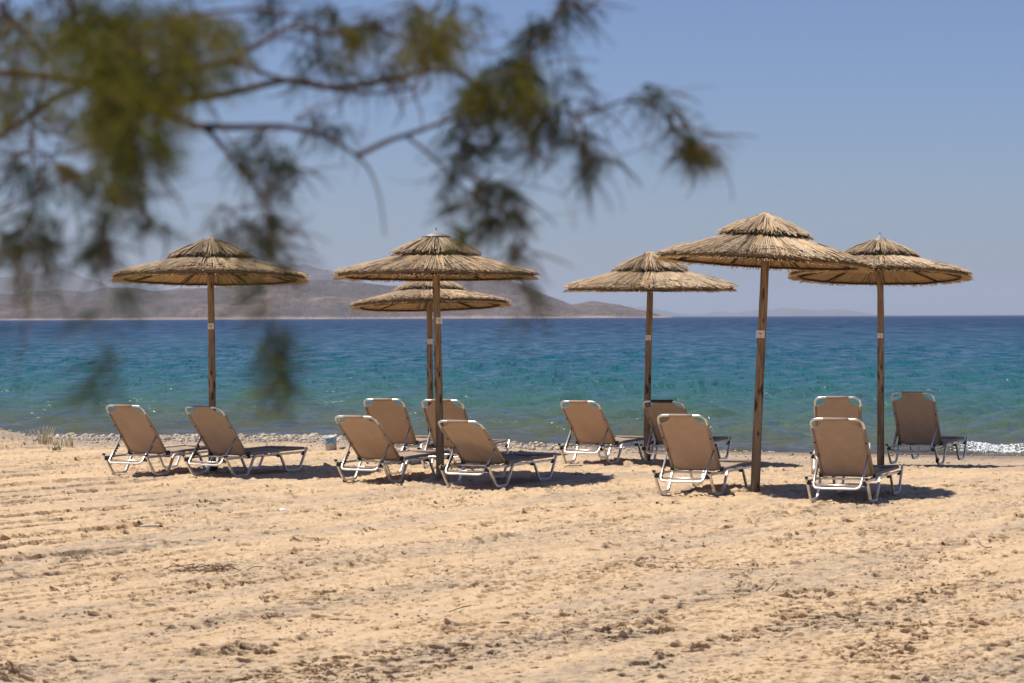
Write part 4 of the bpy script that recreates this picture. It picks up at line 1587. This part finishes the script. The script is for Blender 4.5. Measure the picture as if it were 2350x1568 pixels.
# foliage: px, py, rx, ry, distance, number of sprays, tone, leaf colour with shade and sun painted in (0 grey green .. .5 olive .. .8 yellow green .. 1 brown)
BL_ = [
    (330, 90, 140, 85, 3.9, 330, .55), (420, 100, 80, 60, 3.7, 150, .72), (250, 150, 80, 80, 3.6, 190, .60), (180, 60, 90, 60, 4.2, 110, .45), (330, 30, 130, 40, 4.2, 130, .55),
    (380, 160, 80, 50, 3.5, 140, .42), (290, 230, 65, 55, 3.4, 150, .62), (310, 310, 38, 70, 3.3, 120, .45), (260, 280, 35, 55, 3.5, 70, .65), (350, 270, 25, 40, 3.4, 45, .78), (480, 60, 60, 40, 4.2, 60, .60),
    (40, 110, 45, 50, 3.8, 75, .75), (20, 60, 50, 50, 4.2, 50, .35), (60, 235, 55, 40, 4.0, 70, .65), (20, 190, 40, 60, 4.2, 45, .40), (100, 20, 70, 35, 4.3, 60, .35), (130, 130, 50, 60, 4.3, 45, .40),
    (80, 330, 70, 50, 4.2, 55, .30), (170, 300, 60, 50, 4.2, 50, .35), (40, 400, 60, 45, 4.2, 45, .22), (150, 385, 35, 25, 4.1, 28, .78), (60, 330, 40, 60, 4.2, 40, .25),
    (100, 500, 45, 30, 4.1, 75, .25), (30, 550, 45, 30, 4.1, 70, .22), (125, 545, 40, 30, 4.1, 45, .22), (85, 575, 55, 25, 4.0, 45, .22), (15, 590, 35, 20, 4.0, 30, .2), (115, 620, 25, 35, 3.9, 26, .2), (45, 630, 8, 60, 3.8, 9, .95),
    (235, 400, 35, 45, 3.9, 60, .30), (240, 480, 26, 50, 3.8, 75, .28), (240, 555, 28, 38, 3.8, 60, .25), (280, 430, 40, 40, 4.0, 45, .25), (330, 420, 35, 50, 4.0, 50, .25), (325, 510, 38, 22, 3.9, 50, .25), (210, 580, 40, 20, 3.8, 26, .22),
    (290, 690, 26, 40, 3.1, 46, .25), (225, 700, 34, 30, 3.0, 18, .22), (240, 830, 26, 55, 3.0, 42, .22), (232, 905, 26, 40, 3.0, 34, .22), (200, 760, 22, 40, 2.8, 10, .22), (2, 770, 14, 60, 2.9, 18, .2),
    (560, 360, 35, 35, 4.1, 36, .28), (640, 350, 42, 45, 4.1, 62, .22), (665, 395, 28, 30, 4.1, 45, .20), (600, 430, 20, 30, 4.1, 22, .25),
    (600, 490, 26, 34, 4.0, 55, .25), (615, 545, 28, 34, 3.9, 60, .25), (560, 545, 40, 20, 4.0, 34, .3), (500, 500, 16, 22, 4.0, 10, .75), (632, 590, 20, 26, 3.9, 30, .22), (560, 570, 16, 16, 3.9, 12, .25),
    (625, 665, 24, 36, 3.3, 42, .22), (625, 745, 16, 45, 3.2, 52, .15), (650, 810, 20, 40, 3.2, 52, .2), (668, 875, 13, 40, 3.2, 42, .18), (603, 885, 12, 22, 3.2, 9, .95), (590, 800, 22, 55, 2.9, 14, .3), (640, 855, 32, 30, 3.1, 14, .22),
    (640, 30, 40, 35, 4.3, 45, .25), (720, 60, 40, 60, 4.3, 55, .25), (760, 130, 50, 40, 4.4, 50, .22), (800, 30, 40, 35, 4.3, 42, .45), (820, 80, 30, 30, 4.2, 38, .70), (870, 50, 45, 40, 4.4, 45, .30), (700, 150, 40, 30, 4.4, 30, .22),
    (900, 130, 40, 25, 4.4, 26, .3), (860, 180, 50, 22, 4.4, 26, .25), (780, 290, 45, 18, 4.4, 32, .18), (720, 270, 25, 20, 4.4, 18, .18), (560, 110, 40, 40, 4.3, 18, .3),
    (985, 85, 42, 42, 4.0, 120, .74), (1015, 110, 35, 35, 4.2, 55, .40), (950, 30, 35, 30, 4.3, 40, .50), (1050, 60, 25, 30, 4.4, 12, .3), (1060, 10, 35, 20, 4.4, 22, .25),
    (1300, 15, 32, 28, 4.5, 60, .22), (1265, 60, 38, 36, 4.5, 62, .22), (1240, 115, 45, 40, 4.5, 80, .24), (1185, 130, 36, 35, 4.4, 75, .35), (1150, 190, 62, 48, 4.3, 190, .55), (1215, 175, 45, 50, 4.5, 80, .25), (1095, 215, 45, 28, 4.5, 60, .25),
    (1265, 180, 26, 40, 4.5, 38, .22), (1080, 255, 40, 24, 4.4, 45, .22), (1170, 245, 55, 28, 4.4, 75, .35), (1230, 250, 50, 22, 4.4, 60, .28), (1290, 250, 45, 20, 4.4, 45, .22), (1330, 235, 35, 18, 4.4, 18, .2),
    (1200, 300, 40, 26, 4.4, 48, .22), (1260, 290, 26, 22, 4.4, 30, .22), (1325, 300, 26, 24, 4.4, 38, .25), (1350, 330, 24, 26, 4.4, 30, .22), (1342, 390, 16, 34, 4.4, 70, .22), (1385, 365, 26, 12, 4.4, 12, .2), (1218, 345, 12, 22, 4.4, 22, .22),
    (1065, 320, 24, 30, 4.4, 50, .22), (1062, 380, 20, 34, 4.4, 50, .24), (1045, 410, 20, 18, 4.4, 22, .22), (1120, 425, 34, 20, 4.3, 80, .35), (1160, 440, 24, 18, 4.3, 34, .22), (1090, 470, 36, 20, 4.3, 45, .22), (1160, 492, 40, 20, 4.3, 80, .30), (1130, 500, 40, 15, 4.3, 34, .25),
    (1078, 525, 22, 22, 4.2, 45, .3), (1185, 570, 14, 24, 4.2, 30, .22), (1200, 620, 12, 40, 3.6, 12, .22), (1205, 700, 14, 40, 3.2, 16, .22), (1110, 320, 22, 22, 4.4, 22, .2),
    (1450, 214, 26, 16, 4.4, 26, .22), (1515, 216, 18, 12, 4.4, 20, .25), (1552, 232, 14, 10, 4.4, 7, .22), (1560, 300, 18, 20, 4.4, 22, .5), (1575, 332, 26, 30, 4.4, 110, .30), (1595, 345, 16, 22, 4.4, 26, .92), (1535, 275, 10, 14, 4.4, 12, .4),
]


def build_foliage():
    rl = np.random.default_rng(31)
    P0, D0, L0, T0 = [], [], [], []
    stems = []
    for px, py, rx, ry, d, n, tone in BL_:
        d = d * TD
        c = at(px, py, d)
        s = d / F
        n = int(n * (.95 if d < 3.45 * TD and tone < .4 and py > 600 else 1.75 if tone > .41 else 1.35))
        if tone <= .41:
            n = int(n * (.62 if px < 420 else .72))
        nc = max(3, n // 14)
        cents = rl.normal(0, .58, (nc, 3))
        lean = rl.normal(0, .55, nc)
        for i in range(n):
            ci = int(rl.integers(nc))
            q = cents[ci] + rl.normal(0, .20, 3) * np.array([1, 1, 1.3])
            o = Vector((c.x + q[0] * rx * s, c.y + q[1] * .5 * (rx + ry) * s + rl.normal(0, .02), c.z + q[2] * ry * s))
            dr = Vector((q[0] * .9 + lean[ci] + rl.normal(0, .3), rl.normal(0, .4), -.65 + q[2] * .2 + rl.normal(0, .35))).normalized()
            P0.append(o)
            D0.append(dr)
            L0.append(rl.uniform(.024, .060))
            T0.append(np.clip(tone + rl.normal(0, .20), 0, 1))
        stems.append(c)
    V, Fs, T = [], [], []
    n = 0
    for o, dr, ln, tn in zip(P0, D0, L0, T0):
        a = dr.orthogonal().normalized()
        b = dr.cross(a)
        # the fine shoot itself
        w = .0007
        e = o + dr * ln + Vector((0, 0, -ln * .18))
        V += [o + a * w, o - a * w, o + b * w, e]
        Fs += [(n, n + 1, n + 3), (n + 1, n + 2, n + 3), (n + 2, n, n + 3)]
        T += [min(1, tn + .15)] * 4
        n += 4
        k = 9
        for j in range(k):
            f = (j + .5) / k
            th = j * 2.4
            sd = (a * math.cos(th) + b * math.sin(th))
            p = o.lerp(e, f)
            q = p + (dr * .75 + sd * .65) * (.010 * (1 - .45 * f) + .003)
            wv = (dr.cross(sd)) * .0011
            V += [p - wv * .6, p + wv * .6, q]
            mid = p.lerp(q, .5)
            Fs += [(n, n + 1, n + 2)]
            T += [tn] * 3
            n += 3
    V = np.array([tuple(v) for v in V])
    me = np_mesh("foliage", V, np.array(Fs), False, {'tone': np.array(T)})
    o = link("foliage", me, M_LEAF, TREE)
    o.location = -tloc
    o['kind'] = 'stuff'
    o['label'] = "feathery grey green and olive tamarisk sprays"


build_foliage()


def build_shoots():
    """the many thin bare shoots between the boughs"""
    rl = random.Random(77)
    mb = MB()
    cand = [b for b in BL_ if b[4] > 3.45]
    for i in range(620):
        px, py, rx, ry, d, n, tone = rl.choice(cand)
        d *= TD * rl.uniform(.96, 1.04)
        x0, y0 = px + rl.gauss(0, rx), py + rl.gauss(0, ry)
        a = rl.gauss(.5, .9) if px > 300 else rl.uniform(-.5, 2.6)
        ln = rl.uniform(40, 150)
        bend = rl.uniform(.1, .8)
        pts = []
        for k in range(5):
            f = k / 4
            aa = a + bend * f
            pts.append(at(x0 + ln * f * math.cos(aa), y0 + ln * f * math.sin(aa), d + .03 * f))
        w = rl.uniform(.0006, .0018)
        mb.sweep(pts, [w * (1.3 - k * .2) for k in range(5)], 3, caps=False)
    o = tbuild(mb, "shoots", M_BARK)
    o['kind'] = 'stuff'


build_shoots()

# ------------------------------------------------------------------ sea air
HAZE = 9.5e-5
hz = MB().box((0, 9500, 135), (60000, 40000, 300)).mesh("haze")
m, _ = new_mat("sea_air")
t = NT(m)
vol = t.n('ShaderNodeVolumePrincipled')
vol.inputs['Color'].default_value = (.75, .84, .99, 1)
vol.inputs['Density'].default_value = HAZE
vol.inputs['Anisotropy'].default_value = 0.2
out = t.n('ShaderNodeOutputMaterial')
t.l(vol.outputs[0], out.inputs['Volume'])
ho = link("haze", hz, m)
tag(ho, "pale lavender sea haze over the bay", kind='stuff')
